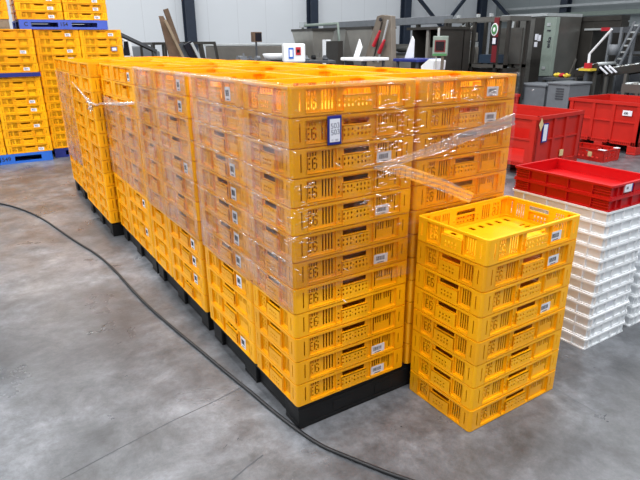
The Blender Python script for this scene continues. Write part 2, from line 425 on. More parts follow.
# ------------------------------------------------------------------ the long wrapped row
GR = 'yellow crates stacked on the black pallets in the long wrapped row'
HID = []
def column(x, y, rz, z0, n, where, group, stick=(), top=0, jig=.0015, hid=99):
    for i in range(n):           # i from the bottom
        k = n-i                  # rank from the top
        if k > hid: HID.append((x, y, z0+CH*i, rz)); continue
        crate(x, y, z0+CH*i, rz, 'yellow vented crate %s, %s' % (where, ORD[k]), group, stick.get(k, 0) if isinstance(stick, dict) else (1 if k in stick else 0), jig)
NL = 12
TOPZ = PH+NL*CH
# first pallet
pallet(0, 0, 'black plastic pallet under the nearest stack of the wrapped row')
column(0, 0, 0, PH, NL, 'in near corner column of wrapped row', GR, {3:1, 5:1, 7:1, 11:1, 12:1})
column(.618, 0, 0, PH, NL, 'in right front column of wrapped row', GR, {1:1, 2:1, 7:1, 10:1})
column(0, .404, 90, PH, NL, 'second column along left side of wrapped row', GR, {1:2, 4:2, 5:2, 6:2, 7:2, 8:2, 9:2, 12:2})
column(.41, .404, 90, PH, NL, 'in middle column just behind front columns of wrapped row', GR, (), hid=1)
column(.818, .404, 90, PH, NL, 'in right column just behind front columns of wrapped row', GR, ())
# second pallet
y2 = 1.06
pallet(0, y2, 'black plastic pallet second in the wrapped row')
column(0, y2, 90, PH, NL, 'third column along left side of wrapped row', GR, {1:2, 2:2, 5:2, 9:2, 10:2, 11:2})
column(.41, y2, 90, PH, NL, 'in middle near column of second wrapped pallet', GR, (), hid=1)
column(.818, y2, 90, PH, NL, 'in right near column of second wrapped pallet', GR, ())
column(0, y2+.604, 0, PH, NL, 'fourth column along left side of wrapped row', GR, ())
column(.618, y2+.604, 0, PH, NL, 'in right far column of second wrapped pallet', GR, ())
# third pallet
y3 = 2.085
pallet(0, y3, 'black plastic pallet third in the wrapped row')
column(0, y3, 90, PH, NL, 'fifth column along left side of wrapped row', GR, {1:2, 9:2, 11:2})
column(.41, y3, 90, PH, NL, 'in middle near column of third wrapped pallet', GR, (), hid=1)
column(.818, y3, 90, PH, NL, 'in right near column of third wrapped pallet', GR, ())
column(0, y3+.604, 0, PH, NL, 'sixth column along left side of wrapped row', GR, ())
column(.618, y3+.604, 0, PH, NL, 'in right far column of third wrapped pallet', GR, ())
# fourth pallet, pushed out to the left
y4 = 3.135; x4 = -.075
pallet(x4, y4, 'black plastic pallet fourth in the row, standing out to the left')
column(x4, y4, 0, PH, NL, 'in unwrapped column standing out left, whose narrow front shows', GR, ())
column(x4+.604, y4, 0, PH, NL, 'in right near column of fourth pallet', GR, (), hid=1)
column(x4, y4+.404, 90, PH, NL, 'in unwrapped column behind the one standing out left', GR, ())
column(x4+.41, y4+.404, 90, PH, NL, 'in middle far column of fourth pallet', GR, (), hid=1)
column(x4+.818, y4+.404, 90, PH, NL, 'in right far column of fourth pallet', GR, (), hid=1)
# fifth pallet
y5 = 4.19; x5 = -.04
pallet(x5, y5, 'black plastic pallet at the far end of the wrapped row')
column(x5, y5, 0, PH, NL, 'in near left column of farthest wrapped pallet', GR, ())
column(x5+.61, y5, 0, PH, NL, 'in near right column of farthest wrapped pallet', GR, (), hid=1)
column(x5, y5+.404, 90, PH, NL, 'in far left column of farthest wrapped pallet', GR, ())
column(x5+.41, y5+.404, 90, PH, NL, 'in far middle column of farthest wrapped pallet', GR, (), hid=1)
column(x5+.818, y5+.404, 90, PH, NL, 'in far right column of farthest wrapped pallet', GR, (), hid=1)

# small free stack on the floor: built in place, long side towards the camera's right
GS = 'free stack of eight yellow crates on the floor'
sx, sy, sr = .626, -.4147, .0069
for i in range(8):
    k = 8-i
    ang = sr+random.uniform(-.004, .004)
    o = crate(0, 0, CH*i, 0, 'yellow vented crate in the small free stack of eight on the floor, %s' % ORD[k], GS, 1 if k in (1, 2, 4) else 0)
    o.location = (sx+random.uniform(-.002,.002), sy+random.uniform(-.002,.002), CH*i+.0002); o.rotation_euler[2] = ang

# blue framed card on the second crate of the near corner
cx0, cz0 = .158, TOPZ-CH*1.98
t = thing('card_holder', 'blue framed white card with handwritten number on second crate of near corner', 'card', (cx0, -.003, cz0))
MB().box(0, .062, -.005, 0, 0, .108).build('frame', M['blueframe'], t, bevel=.001)
MB().box(.008, .054, -.0062, -.0052, .010, .096).build('paper', M['paper'], t)
text_part('handwriting', '503', (.012, -.0066, .060), (1,0,.08), (-.08,0,1), .020, M['pencil'], t, .0004)
text_part('handwriting', '503', (.013, -.0066, .036), (1,0,.08), (-.08,0,1), .020, M['pencil'], t, .0004)
text_part('print', '12   503', (.014, -.0066, .014), (1,0,0), (0,0,1), .007, M['pencil'], t, .0004)

# ------------------------------------------------------------------ stretch film
def sheet(path, zf0, zf1, nz, amp, seed, seam=None):
    """wavy sheet following path (list of (x,y,nx,ny)), from zf0(s) to zf1(s)"""
    rnd = random.Random(seed); ph = [(rnd.uniform(0, 6.3), rnd.uniform(5, 26), rnd.uniform(-30, 30), rnd.uniform(.3, 1)) for _ in range(9)]
    mb = MB(); vs = []; fs = []; n = len(path); s = 0
    for i, (x, y, nx, ny) in enumerate(path):
        if i: s += math.hypot(x-path[i-1][0], y-path[i-1][1])
        for j in range(nz+1):
            z = zf0(s)+(zf1(s)-zf0(s))*j/nz
            w = sum(a*math.sin(p+fs_*s*1.3+fz*z) for p, fs_, fz, a in ph)/4
            c = abs(((TOPZ-z)/CH+.5) % 1-.5)*2       # 0 on a seam
            off = .003+amp*(.5+.5*math.tanh(w))*(.4+.6*c)
            vs.append((x+nx*off, y+ny*off, z))
    for i in range(n-1):
        for j in range(nz):
            a = i*(nz+1)+j; fs.append((a, a+nz+1, a+nz+2, a+1))
    mb.add(vs, fs); return mb
def lin(a, b, n, nx, ny):
    return [(a[0]+(b[0]-a[0])*k/n, a[1]+(b[1]-a[1])*k/n, nx, ny) for k in range(n+1)]
ZB = .575
def wig(base, amp, seed):
    r = random.Random(seed); p = [(r.uniform(0,6.3), r.uniform(3,22), r.uniform(.2,1)) for _ in range(5)]
    return lambda s: base+amp*sum(a*math.sin(q+f*s) for q, f, a in p)/3
def film(name, mb, m, label):
    o = mb.build(name, m, None, smooth=True); return tag(o, label, 'stretch film')
g = .0015
film('stretch_film', sheet(lin((-g, 1.0), (-g, .01), 60, -1, 0)+[(-g, .002, -.8, -.6)], wig(ZB, .012, 1), lambda s: TOPZ+.002, 70, .006, 1), M['film_side'],
     'hazy clear stretch film over left side of the nearest wrapped stack')
film('stretch_film', sheet([(0, -g, -.6, -.8)]+lin((.01, -g), (1.222, -g), 110, 0, -1), lambda s: .66-.05*s+.01*math.sin(9*s), lambda s: TOPZ+.002, 80, .007, 2), M['film_front'],
     'glinting clear stretch film over front of the nearest wrapped stack')
film('stretch_film', sheet(lin((-g, 2.07), (-g, 1.062), 50, -1, 0), wig(ZB, .012, 3), lambda s: TOPZ+.002, 60, .006, 3), M['film_side'],
     'hazy clear stretch film over left side of the second wrapped stack')
film('stretch_film', sheet(lin((-g, 3.09), (-g, 2.087), 50, -1, 0), wig(ZB+.02, .012, 4), lambda s: TOPZ-2*CH-.02-.02*s, 50, .006, 4), M['film_side'],
     'hazy clear stretch film on left of third stack, leaving its top crates bare')
film('stretch_film', sheet(lin((x5-g, 5.19), (x5-g, 4.19), 50, -1, 0), wig(.42, .02, 5), lambda s: TOPZ-CH-.01, 50, .006, 5), M['film_side'],
     'hazy clear stretch film over left side of the farthest wrapped stack')
# film folded over the top rims
def rimfold(a, b, nrm, label, w=.014):
    a = Vector(a); b = Vector(b); nrm = Vector(nrm); mb = MB(); r = random.Random(label); n = 60; vs = []; fs = []
    for i in range(n+1):
        p = a+(b-a)*i/n; k = w*(.7+.5*math.sin(i*.9)+r.uniform(-.2,.2))
        for q in (p+nrm*.006-Vector((0,0,.012)), p+nrm*.005+Vector((0,0,.003)), p+Vector((0,0,.0045+r.uniform(0,.002))), p-nrm*k+Vector((0,0,.003+r.uniform(0,.003)))): vs.append(q)
    for i in range(n):
        for j in range(3): q = i*4+j; fs.append((q, q+4, q+5, q+1))
    mb.add(vs, fs); return film('stretch_film', mb, M['film_fold'], label)
rimfold((.0, 0, TOPZ), (1.218, 0, TOPZ), (0,-1,0), 'whitish stretch film edge folded over the front top rim of nearest stack')
rimfold((0, 2.07, TOPZ), (0, 0, TOPZ), (-1,0,0), 'whitish stretch film edge folded over the left top rim of the row')
# bunched bands across the right front column, meeting in a star
def band(pts, ws, label, nrm=(0,-1,0), m='film_fold', name='stretch_film'):
    mb = MB(); pts = [Vector(p) for p in pts]; nrm = Vector(nrm); n = len(pts); K = 7; vs = []; fs = []; r = random.Random(label)
    dense = []
    for i in range(n-1):
        for k in range(12):
            f = k/12; dense.append((pts[i].lerp(pts[i+1], f), ws[i]+(ws[i+1]-ws[i])*f))
    dense.append((pts[-1], ws[-1]))
    for i, (p, w) in enumerate(dense):
        d = (dense[min(i+1, len(dense)-1)][0]-dense[max(i-1, 0)][0]).normalized(); u = d.cross(nrm).normalized()
        for k in range(K+1):
            f = k/K-.5; vs.append(p+u*w*f+nrm*(.010+.004*math.cos(k*2.4+i*.35)+r.uniform(0,.0012)))
    for i in range(len(dense)-1):
        for k in range(K): a = i*(K+1)+k; fs.append((a, a+K+1, a+K+2, a+1))
    mb.add(vs, fs); return film(name, mb, M[m], label)
pf = lambda x, y: at(x, y, Y=0.0)
band([pf(372,167), pf(400,160), pf(440,146), pf(480,130), pf(513,119)], [.01, .035, .05, .05, .06], 'bunched film band rising right across the right front column')
band([pf(372,167), pf(400,170), pf(440,184), pf(470,198)], [.012, .05, .055, .05], 'bunched film band falling right across the right front column')
def crinkles(spots, n, label, face, seed):
    mb = MB(); r = random.Random(seed)
    for k in range(n):
        cx, cz, sx_, sz_ = r.choice(spots); u = r.gauss(cx, sx_); z = min(r.gauss(cz, sz_), TOPZ-.01); L = r.uniform(.008, .045); h = r.uniform(.0012, .0028); sl = r.uniform(-.12, .22)
        vs = []; fs = []; S_ = 6; A_ = 5
        for i in range(S_+1):
            f = i/S_; w = h*math.sin(PI*min(max(f, .04), .96))
            for j in range(A_+1):
                a = PI*j/A_; o_ = .0105+w*math.sin(a)*.9; du = (f-.5)*L; dz = (f-.5)*L*sl+w*math.cos(a)
                vs.append((u+du, -o_, z+dz) if face == 'front' else (-o_, u+du, z+dz))
        for i in range(S_):
            for j in range(A_): a = i*(A_+1)+j; fs.append((a, a+A_+1, a+A_+2, a+1))
        mb.add(vs, fs)
    o = film('film_wrinkles', mb, M['film_crinkle'], label); o['kind'] = 'stuff'; return o
crinkles([(.47,1.38,.06,.04), (.47,1.27,.07,.05), (.44,1.12,.07,.06), (.42,.98,.05,.05), (.52,1.2,.09,.08), (.9,1.4,.15,.03), (.06,1.0,.03,.08), (.80,1.22,.14,.04)], 260, 'short glinting wrinkles of film on the front of the nearest stack', 'front', 3)
crinkles([(.25,TOPZ-CH*k,.22,.004) for k in (1,2,3,4,5,6,7)]+[(.8,TOPZ-CH*k,.2,.004) for k in (1,2,3,5)]+[(.12,.85,.1,.1)], 230, 'crumpled film wrinkles along crate seams on left side of nearest stack', 'left', 4)
# twisted tail with its knot on the fourth pallet
tl = [at(72,82,X=x4-.02), at(80,91,X=x4-.02), at(89,102,X=x4-.025), at(97,105,X=x4-.02), at(103,104.5,Y=y4-.02), at(118,104,X=-.02), at(134,103,X=-.02)]
tl[4] = Vector((-.03, y4-.03, tl[3].z-.01))
o = MB().tube(tl, [.005,.007,.012,.008,.008,.012,.009], 8).build('film_rope', M['film_rope'], None, smooth=True)
tag(o, 'stretch film twisted into a rope across the unwrapped fourth stack', 'film rope')
kn = MB(); kc = at(91,105,X=x4-.03); rk = random.Random(5)
for k in range(9):
    a = kc+Vector((rk.uniform(-.01,.0), rk.uniform(-.04,.04), rk.uniform(-.05,.04)))
    kn.tube([a, a+Vector((-.02, rk.uniform(-.03,.03), rk.uniform(-.05,.02)))], [.012, .005], 6)
tag(kn.build('film_knot', M['film_fold'], None, smooth=True), 'crumpled shiny knot of stretch film hanging on the unwrapped fourth stack', 'film knot')
#PART2
# ------------------------------------------------------------------ the hall
struct(MB().add([(-14,-9,0),(22,-9,0),(22,18.2,0),(-14,18.2,0)], [(0,1,2,3)]).build('floor', M['floor']))
M['wall_b'] = wall_mat('white_wall_panels', (226, 232, 238), 'X'); M['wall_r'] = wall_mat('grey_wall_panels', (146, 155, 158), 'Y')
struct(MB().box(-14, 22.2, 18.02, 18.25, 0, 8).build('wall_back', M['wall_b']))
struct(MB().box(21.8, 22.05, -9, 18, 0, 8).build('wall_right', M['wall_r']))
def hcol(x, y, wall):
    b = MB()
    if wall == 'b': b.box(x-.17, x+.17, y-.03, y, 0, 8); b.box(x-.17, x+.17, y-.33, y-.30, 0, 8); b.box(x-.02, x+.02, y-.30, y-.03, 0, 8)
    else: b.box(y-.03, y, x-.17, x+.17, 0, 8); b.box(y-.33, y-.30, x-.17, x+.17, 0, 8); b.box(y-.30, y-.03, x-.02, x+.02, 0, 8)
    return b.build('steel_column', M['darkcol'])
for x, n in ((6.15, 'left, behind the leaning planks'), (11.15, 'in the middle, above the steel hoppers'), (15.9, 'right of the middle, behind the tilted panel'), (20.6, 'near the hall corner, between two diagonal braces')):
    tag(hcol(x, 18.0, 'b'), 'dark steel column on the back wall, %s' % n, 'column', 'steel columns of the hall')
tag(hcol(14.1, 21.8, 'r'), 'dark steel column on the right wall above the big dark cabinet', 'column', 'steel columns of the hall')
def brace(a, b, lab):
    b = a+(b-a)*((a.z-.02)/(a.z-b.z)); tag(MB().bar(a, b, .12, .12).build('diagonal_brace', M['darkcol']), lab, 'brace')
brace(at(416,-5,Y=17.5), at(436,20,Y=17.5), 'dark diagonal brace falling right from the third column')
brace(at(468,-5,Y=17.25), at(447,22,Y=17.25), 'dark diagonal brace falling left from the corner column')
brace(at(490,-5,X=21.1), at(511,19,X=21.1), 'dark diagonal brace right of the corner column')
def railing(p0, p1, r, name, lab, m): tag(MB().bar(p0, p1, r, r).build(name, M[m]), lab, 'rail')
a = at(500,18,X=21.5); b = at(640,11.5,X=21.5)
railing((21.45,17.6,a.z), (21.45,-6,a.z-.02), .16, 'wall_rail', 'wide pale rail along the right wall, lower of two', 'greygreen')
a = at(540,7.5,X=21.4)
railing((21.35,17.4,a.z+.0), (21.35,-6,a.z+.0), .09, 'wall_pipe', 'thin pale pipe along the right wall, upper of two', 'steellt')

# power cable on the floor
cpx = [(-30,199),(0,203),(22,209),(42,218),(62,232),(78,243),(97,254),(115,270),(132,290),(150,308),(172,327),(195,346),(214,362),(232,377),(252,393),(274,412),(299,431),(321,446),(348,457),(375,468),(402,478),(440,490)]
pts = [at(x, y, Z=.009) for x, y in cpx]
cv = bpy.data.curves.new('power_cable', 'CURVE'); cv.dimensions = '3D'; cv.bevel_depth = .0085; cv.bevel_resolution = 3
sp = cv.splines.new('NURBS'); sp.points.add(len(pts)-1); sp.order_u = 3; sp.use_endpoint_u = True
for p, q in zip(sp.points, pts): p.co = (*q, 1)
cv.materials.append(M['rubber']); tmp = link('power_cable', cv); dg = bpy.context.evaluated_depsgraph_get(); dg.update(); me = bpy.data.meshes.new_from_object(tmp.evaluated_get(dg)); bpy.data.objects.remove(tmp); o = link('power_cable', me); tag(o, 'black power cable winding across the concrete floor past the black pallets', 'cable')
# thin floor joints (cracks in the concrete)
for pp, w, n, c, lb in (([(60,480),(120,448),(170,422),(215,401),(245,385)], .0035, 'floor_joint', 'greypd', 'thin dark crack in the concrete left of the cable'),
                        ([(232,480),(247,467),(263,455)], .006, 'floor_joint', 'greypd', 'short dark crack in the concrete below the cable'),
                        ([(553,387),(575,400),(604,417)], .003, 'floor_joint', 'greyp', 'pale line in the concrete right of the small crate stack')):
    q = [at(x, y, Z=.0006) for x, y in pp]; b = MB()
    for i in range(len(q)-1): b.bar(q[i], q[i+1], w, .0008)
    o = b.build(n, M[c]); tag(o, lb, 'floor crack')

# ------------------------------------------------------------------ crates stored at the back left on blue pallets
GB = 'yellow crates stored at the back left'
def bluepallet(x, y, z, mname, label, nums):
    t = pallet(x, y, label, mname, z, .135 if z == 0 else .125, None)
    h = .135 if z == 0 else .125
    b = MB(); b.panel((.012, .010, .0), (1,0,0), (0,0,1), (0,-1,0), 1.176, h-.001, .022, [(.15,.50,.03,h-.035), (.68,1.03,.03,h-.035)])
    b.build('front_skirt', M[mname], t, bevel=.002)
    b = MB(); b.box(.03, 1.17, .99, 1.0, .0, h-.03); b.build('opening_blocker', M[mname], t)  # added panel that blocks light showing through the pallet openings
    for s, u in nums: text_part('painted_number', s, (u, -.013, h*.34), (1,0,0), (0,0,1), h*.42, M['ink'], t, .001, .001)
    return t
YA = 7.25; zA = .1355
bluepallet(-1.185, YA, 0, 'blue', 'bright blue pallet numbered 549 on the floor at back left', [('549', .525)])
for c, xx in enumerate((-1.185, -.577)):
    st = ({1:1,3:1,6:1,9:1,12:1}, {2:0,3:1,5:1,9:1,10:1,12:1,15:1})[c]
    column(xx, YA, 0, zA, 15, ('in frame-edge column on the bright blue pallet', 'in right column on the bright blue pallet')[c], GB, st, jig=.004)
    column(xx, YA+.41, 0, zA, 15, 'hidden behind %s column on the bright blue pallet' % ('frame-edge', 'right')[c], GB, (), jig=.002, hid=0)
bluepallet(.045, YA+.12, 0, 'navy', 'dark blue pallet, its shade painted in, on the floor beside the bright blue one', [])  # navy puts the shade on this blue pallet into its colour
for c, xx in enumerate((.045, .653)):
    st = ({1:1,3:1,4:1,7:1,10:1,13:1}, {1:1,3:0,6:1,9:1,12:1})[c]
    column(xx, YA+.12, 0, zA, 15, ('in left column on the dark blue pallet', 'in right column on the dark blue pallet')[c], GB, st, jig=.004)
    column(xx, YA+.53, 0, zA, 15, 'hidden behind %s column on the dark blue pallet' % ('left', 'right')[c], GB, (), jig=.002, hid=0)
# blue framed card on the third crate of the right column
t = thing('card_holder', 'small dark framed white card on crate at right end of the back-left stacks', 'card', (.653+.42, YA+.112, zA+CH*12+.03))
MB().box(0, .085, -.005, 0, 0, .06).build('frame', M['blueframe'], t); MB().box(.01, .075, -.0065, -.0052, .008, .052).build('paper', M['paper'], t)
zU = zA+15*CH
bluepallet(-.125, YA+.12, zU+.0006, 'violetblue', 'faded blue pallet marked 154 stacked high on the back-left crates', [('C', .07), ('154', .53)])
# back part of the pallets is carried by the rows behind
for c, xx in enumerate((-.125, .483)):
    st = ({2:1,3:1}, {1:1,2:1,3:1,4:1})[c]
    column(xx, YA+.12, 0, zU+.127, 4, ('in left column on the faded blue upper pallet', 'in right column on the faded blue upper pallet')[c], GB, {1:1,2:1,3:1,4:1}, jig=.004)
    column(xx, YA+.53, 0, zU+.127, 4, 'hidden behind %s column on the faded blue upper pallet' % ('left', 'right')[c], GB, (), jig=.002, hid=0)
t = pallet(-1.42, YA+.1, 'grey wooden pallet high on the back-left crates at frame edge', 'wood', zU+.0006, .125, None)
column(-.815-.605+.6, YA+.1, 0, zU+.127, 4, 'on the grey wooden upper pallet at the frame edge', GB, {2:1}, jig=.004)
# strip lying against the tenth layer
p0 = at(-20,78,Y=YA-.02); p1 = at(40.5,73.6,Y=YA-.02)
b = MB().box(p0.x, p1.x, YA-.030, YA-.003, p1.z-.032, p1.z+.022)
tag(b.build('blue_strip', M['navy']), 'dark blue plastic strip across the front of the back-left crates', 'strip')

hb = MB()
for (x, y, z, rz) in HID:
    L, W = (.598, .398) if rz == 0 else (.398, .598)
    hb.T = Matrix.Translation((x+.001, y+.001, z+.0002))
    hb.ring(L, W, .016, 0, .0125, CH-.011, CH-.0006, 3); hb.ring(L, W, .016, .009, .012, 0, CH-.011, 3); hb.box(.012, L-.012, .012, W-.012, .003, .006)
o = hb.build('hidden_plastic_crates', M['yellow']); tag(o, 'yellow crates hidden inside the stacks behind and below the visible ones', 'crates'); o['kind'] = 'stuff'

# ------------------------------------------------------------------ white and red crates on the right
def solid_crate_mesh(L, W, H, m, ribs_l, ribs_w, name):
    """closed-wall stacking crate: rim, foot, recessed walls, upright ribs"""
    mb = MB(); mb.ring(L, W, .014, 0, .016, H-.011, H); mb.ring(L, W, .014, .004, .016, 0, .007)
    mb.ring(L, W, .012, .012, .0155, .007, H-.011)
    for r_ in ribs_l:
        for y0, y1 in ((.001, .0125), (W-.0125, W-.001)): mb.box(r_, r_+.004, y0, y1, .007, H-.011)
    for r_ in ribs_w:
        for x0, x1 in ((.001, .0125), (L-.0125, L-.001)): mb.box(x0, x1, r_, r_+.004, .007, H-.011)
    if name == 'red_crate':
        for zz in (.020, .034, .048):
            for y0, y1 in ((.012, .105), (W-.105, W-.012)):
                mb.box(.003, .0125, y0, y1, zz, zz+.003); mb.box(L-.0125, L-.003, y0, y1, zz, zz+.003)
    mb.box(.014, L-.014, .014, W-.014, .003, .006)
    return mb.mesh(name, m)
wh = .0664
WM = solid_crate_mesh(.398, .598, wh-.0006, M['white'], (.03, .07, .15, .245, .325, .365), (.083, .237, .357, .511), 'white_crate')
RM = solid_crate_mesh(.398, .598, .0680, M['redlo'], (.05, .10, .20, .30, .345), (.105, .245, .38, .49), 'red_crate')
wx, wy = 1.668, -.283
for i in range(12):
    o = link('white_crate', WM); o.location = (wx+random.uniform(-.002,.002), wy+random.uniform(-.002,.002), wh*i+.0002)
    tag(o, 'white plastic crate under the two red ones, %s of the twelve white' % ORD[12-i], 'crate', 'white crates of the nearer stack')
    if i in (3, 2):
        l = MB().box(.16, .23, -.0014, 0, .018, .044).build('paper_label', M['paper'], o); l.location.y = .0115
for i in range(2):
    o = link('red_crate', RM); o.location = (wx, wy, wh*12+.0686*i+.0004)
    tag(o, ('lower of two red crates lying on the white stack', 'shallow red crate on top of the white stack, open and empty')[i], 'crate', 'red crates on the white stack')
    if i:
        b = MB().box(.112, .172, -.0012, .012, .020, .060); l = b.build('sticker', M['paper'], o)
        text_part('handwriting', '46', (.122, -.0018, .034), (1,0,.1), (-.1,0,1), .015, M['ink'], l, .0004)
        MB().box(.172, .182, -.0012, .012, .020, .060).build('blue_edge', M['blueframe'], o)
for i in range(8):
    o = link('white_crate', WM); o.location = (2.135+random.uniform(-.002,.002), wy+.01, wh*i+.0002)
    tag(o, 'white plastic crate of the farther stack at the right frame edge, %s' % ORD[8-i], 'crate', 'white crates of the farther stack')

# big red pallet boxes
def pallet_box(x, y, W, D, H, rz, label, openings=()):
    t = thing('pallet_box', label, 'pallet box', (x, y, 0), rz, 'big red pallet boxes')
    b = MB(); z0 = .13; hh = H-z0; rc = .022
    for (O, U, N, w, key) in (((0,0,0),(1,0,0),(0,-1,0),W,'front'), ((W,0,0),(0,1,0),(1,0,0),D,'r'), ((W,D,0),(-1,0,0),(0,1,0),W,'b'), ((0,D,0),(0,-1,0),(-1,0,0),D,'left')):
        O = Vector(O); U = Vector(U); N = Vector(N); V = Vector((0,0,1))
        hl = [h for k, h in openings if k == key]
        b.panel(O+V*z0-N*(rc+.006), U, V, N, w, hh, .006, hl)
        for u in (0, w*.345, w*.655-.05, w-.09):
            ww = .09 if u in (0, w-.09) else .05+w*.0
            b.panel(O+U*u+V*z0-N*rc, U, V, N, ww, hh-.03, rc, [])
        b.panel(O+V*(H-.045)-N*.03, U, V, N, w, .045, .036, [])
        b.panel(O+V*z0-N*rc, U, V, N, w, .05, rc, [(.02+.03*i, .032+.03*i, .012, .04) for i in range(int(w/.03)-1)] )
        for zz in (.52,): b.panel(O+U*.09+V*(z0+hh*zz)-N*rc, U, V, N, w-.18, .018, rc-.004, [])
    b.box(.03, W-.03, .03, D-.03, z0, z0+.012)
    b.build('bin', M['red'], t, bevel=.003)
    for u in (0, D/2-.07, D-.14):
        MB().box(0, W, u, u+.14, .0, .035).build('skid', M['red'], t, bevel=.008)
        for v in (0, W/2-.07, W-.14): MB().box(v, v+.14, u, u+.14, .035, z0).build('foot', M['red'], t, bevel=.008)
    return t
R1 = pallet_box(4.80, 2.47, 1.0, 1.2, .76, .06, 'big red pallet box with a card and cut openings, behind the red crates',
                [('left', (.62, 1.08, .33, .47)), ('left', (.66, 1.04, .04, .22))])
MB().box(.10, .215, -.008, 0, .44, .67).build('card_frame', M['blueframe'], R1)
MB().box(.118, .197, -.0095, -.0078, .455, .655).build('card', M['paper'], R1)
MB().prism([(.055,-.009,.74), (.10,-.009,.66), (.055,-.009,.58), (.01,-.009,.66)], (0,.003,0)).build('paper_tag', M['beige'], R1)
MB().box(.56, .63, -.0005, .012, .22, .30).build('worn_sticker', M['beige'], R1).location.y = -.002
R2 = pallet_box(7.26, 2.55, 1.12, 1.2, .75, 0, 'big red pallet box with a small white label, rightmost against frame edge')
MB().box(-.006, 0, .15, .29, .56, .635).build('label', M['paper'], R2)
text_part('print', '430', (-.0068, .27, .58), (0,-1,0), (0,0,1), .03, M['ink'], R2, .0006, .002)
R3 = pallet_box(6.05, 4.55, 1.0, 1.2, .76, 0, 'red pallet box mostly hidden behind the top of the wrapped row')
p = at(520.3, 93, Y=4.55); R3.location.x = p.x-1.0; R3.location.z = 0
l = MB().box(1.0, 1.004, .02, .16, .5, .62).build('label', M['paper'], R3)
# small vented red crates on the floor
RV = MB(); L, W, H = .40, .60, .17
RV.ring(L, W, .02, 0, .016, H-.014, H); RV.ring(L, W, .02, .003, .016, 0, .02)
for (O, U, N, w) in (((0,0,0),(1,0,0),(0,-1,0),L), ((L,0,0),(0,1,0),(1,0,0),W), ((L,W,0),(-1,0,0),(0,1,0),L), ((0,W,0),(0,-1,0),(-1,0,0),W)):
    O = Vector(O); U = Vector(U); N = Vector(N)
    RV.panel(O+U*.012+Vector((0,0,.02))-N*.010, U, Vector((0,0,1)), N, w-.024, H-.034, .004, [(.05+.07*i, .085+.07*i, .03, .05) for i in range(int(w/.07)-1)]+[(w/2-.06, w/2+.05, .09, .12)])
    for u in (.012, w*.25, w*.5, w*.75, w-.018): RV.panel(O+U*u+Vector((0,0,.02))-N*.010, U, Vector((0,0,1)), N, .006, H-.034, .008, [])
RV.box(.012, L-.012, .012, W-.012, .004, .009)
rvm = RV.mesh('vented_red_crate', M['red'])
o = link('vented_red_crate', rvm); o.location = (6.40, 2.52, .0005); tag(o, 'small vented red crate on the floor in front of the rightmost red box', 'crate', 'small red crates on the floor')
MB().box(.30, .385, -.002, .06, H-.002, H+.004).build('white_tag', M['paper'], o); MB().box(-.004, .06, .0, .10, H-.002, H+.004).build('white_tag', M['paper'], o)
MB().box(-.003, -.0005, .18, .24, .06, .13).build('beige_sticker', M['beige'], o)

# ------------------------------------------------------------------ machines and oddments along the back
def mbox(X, pl, pr, pt, pb, depth, z0=None):
    a = at(pl, (pt+pb)/2, X=X); b = at(pr, (pt+pb)/2, X=X); m_ = (pl+pr)/2
    return X, X+depth, b.y, a.y, (at(m_, pb, X=X).z if z0 is None else z0), at(m_, pt, X=X).z
def ybox(Yv, pl, pr, pt, pb, depth, z0=None):
    m_ = (pl+pr)/2
    return at(pl, (pt+pb)/2, Y=Yv).x, at(pr, (pt+pb)/2, Y=Yv).x, Yv, Yv+depth, (at(m_, pb, Y=Yv).z if z0 is None else z0), at(m_, pt, Y=Yv).z
def legs(parent, x0, x1, y0, y1, z, m, w=.05, name='leg'):
    for x in (x0, x1-w):
        for y in (y0, y1-w): MB().box(x, x+w, y, y+w, 0, z).build(name, m, parent)
# white framed panel at far left
t = thing('window_panel', 'white framed panel with dark pane beside the back-left crates', 'panel', at(126, 56, Y=10.2).to_tuple()[:2]+(0,))
B = [Vector((q.x, q.y, q.z))-t.location for q in (at(122,40,Y=10.2), at(129,40,Y=10.2), at(132,57,Y=10.2), at(122,57,Y=10.2))]
for i in range(4): MB().bar(B[i], B[(i+1)%4], .05, .05, (0,1,0)).build('frame', M['white'], t)
MB().prism([B[0]+Vector((0,.02,0)), B[1]+Vector((0,.02,0)), B[2]+Vector((0,.02,0)), B[3]+Vector((0,.02,0))], (0,.02,0)).build('pane', M['screen'], t)
MB().box(-.05, 0, 0, .05, 0, B[3].z).build('leg', M['white'], t); MB().box(.12, .17, 0, .05, 0, B[2].z).build('leg', M['white'], t)
# low machine cover behind it
x0, x1, y0, y1, z0, z1 = ybox(11.2, 122, 160, 46, 60, 1.2, 0)
t = thing('machine_cover', 'low grey machine behind the dark conveyor arm', 'machine', ((x0+x1)/2, y0, 0))
w_ = (x1-x0)/2
MB().prism([(-w_,0,.9), (w_,0,.9), (w_,0,z1-.12), (w_*.2,0,z1), (-w_,0,z1-.02)], (0,.9,0)).build('cover', M['greyp'], t, bevel=.02)
legs(t, -w_, w_, 0, .9, .9, M['steeldk'])
# dark conveyor arm
t = thing('conveyor_arm', 'dark sloping conveyor arm rising behind the back-left crates', 'conveyor', at(138, 57, Y=9.6).to_tuple()[:2]+(0,))
q0 = at(119,34,Y=9.6)-t.location; q1 = at(155,51,Y=9.6)-t.location
for dy in (-.12, .12): MB().bar(q0+Vector((0,dy,0)), q1+Vector((0,dy,0)), .03, .05).build('side_rail', M['greypd'], t)
MB().bar(q0, q1, .2, .015).build('belt', M['black'], t)
MB().box(q1.x-.05, q1.x, -.1, -.05, 0, q1.z).build('leg', M['greypd'], t); MB().box(q0.x+.03, q0.x+.06, .05, .10, 0, q0.z-.03).build('leg', M['greypd'], t)
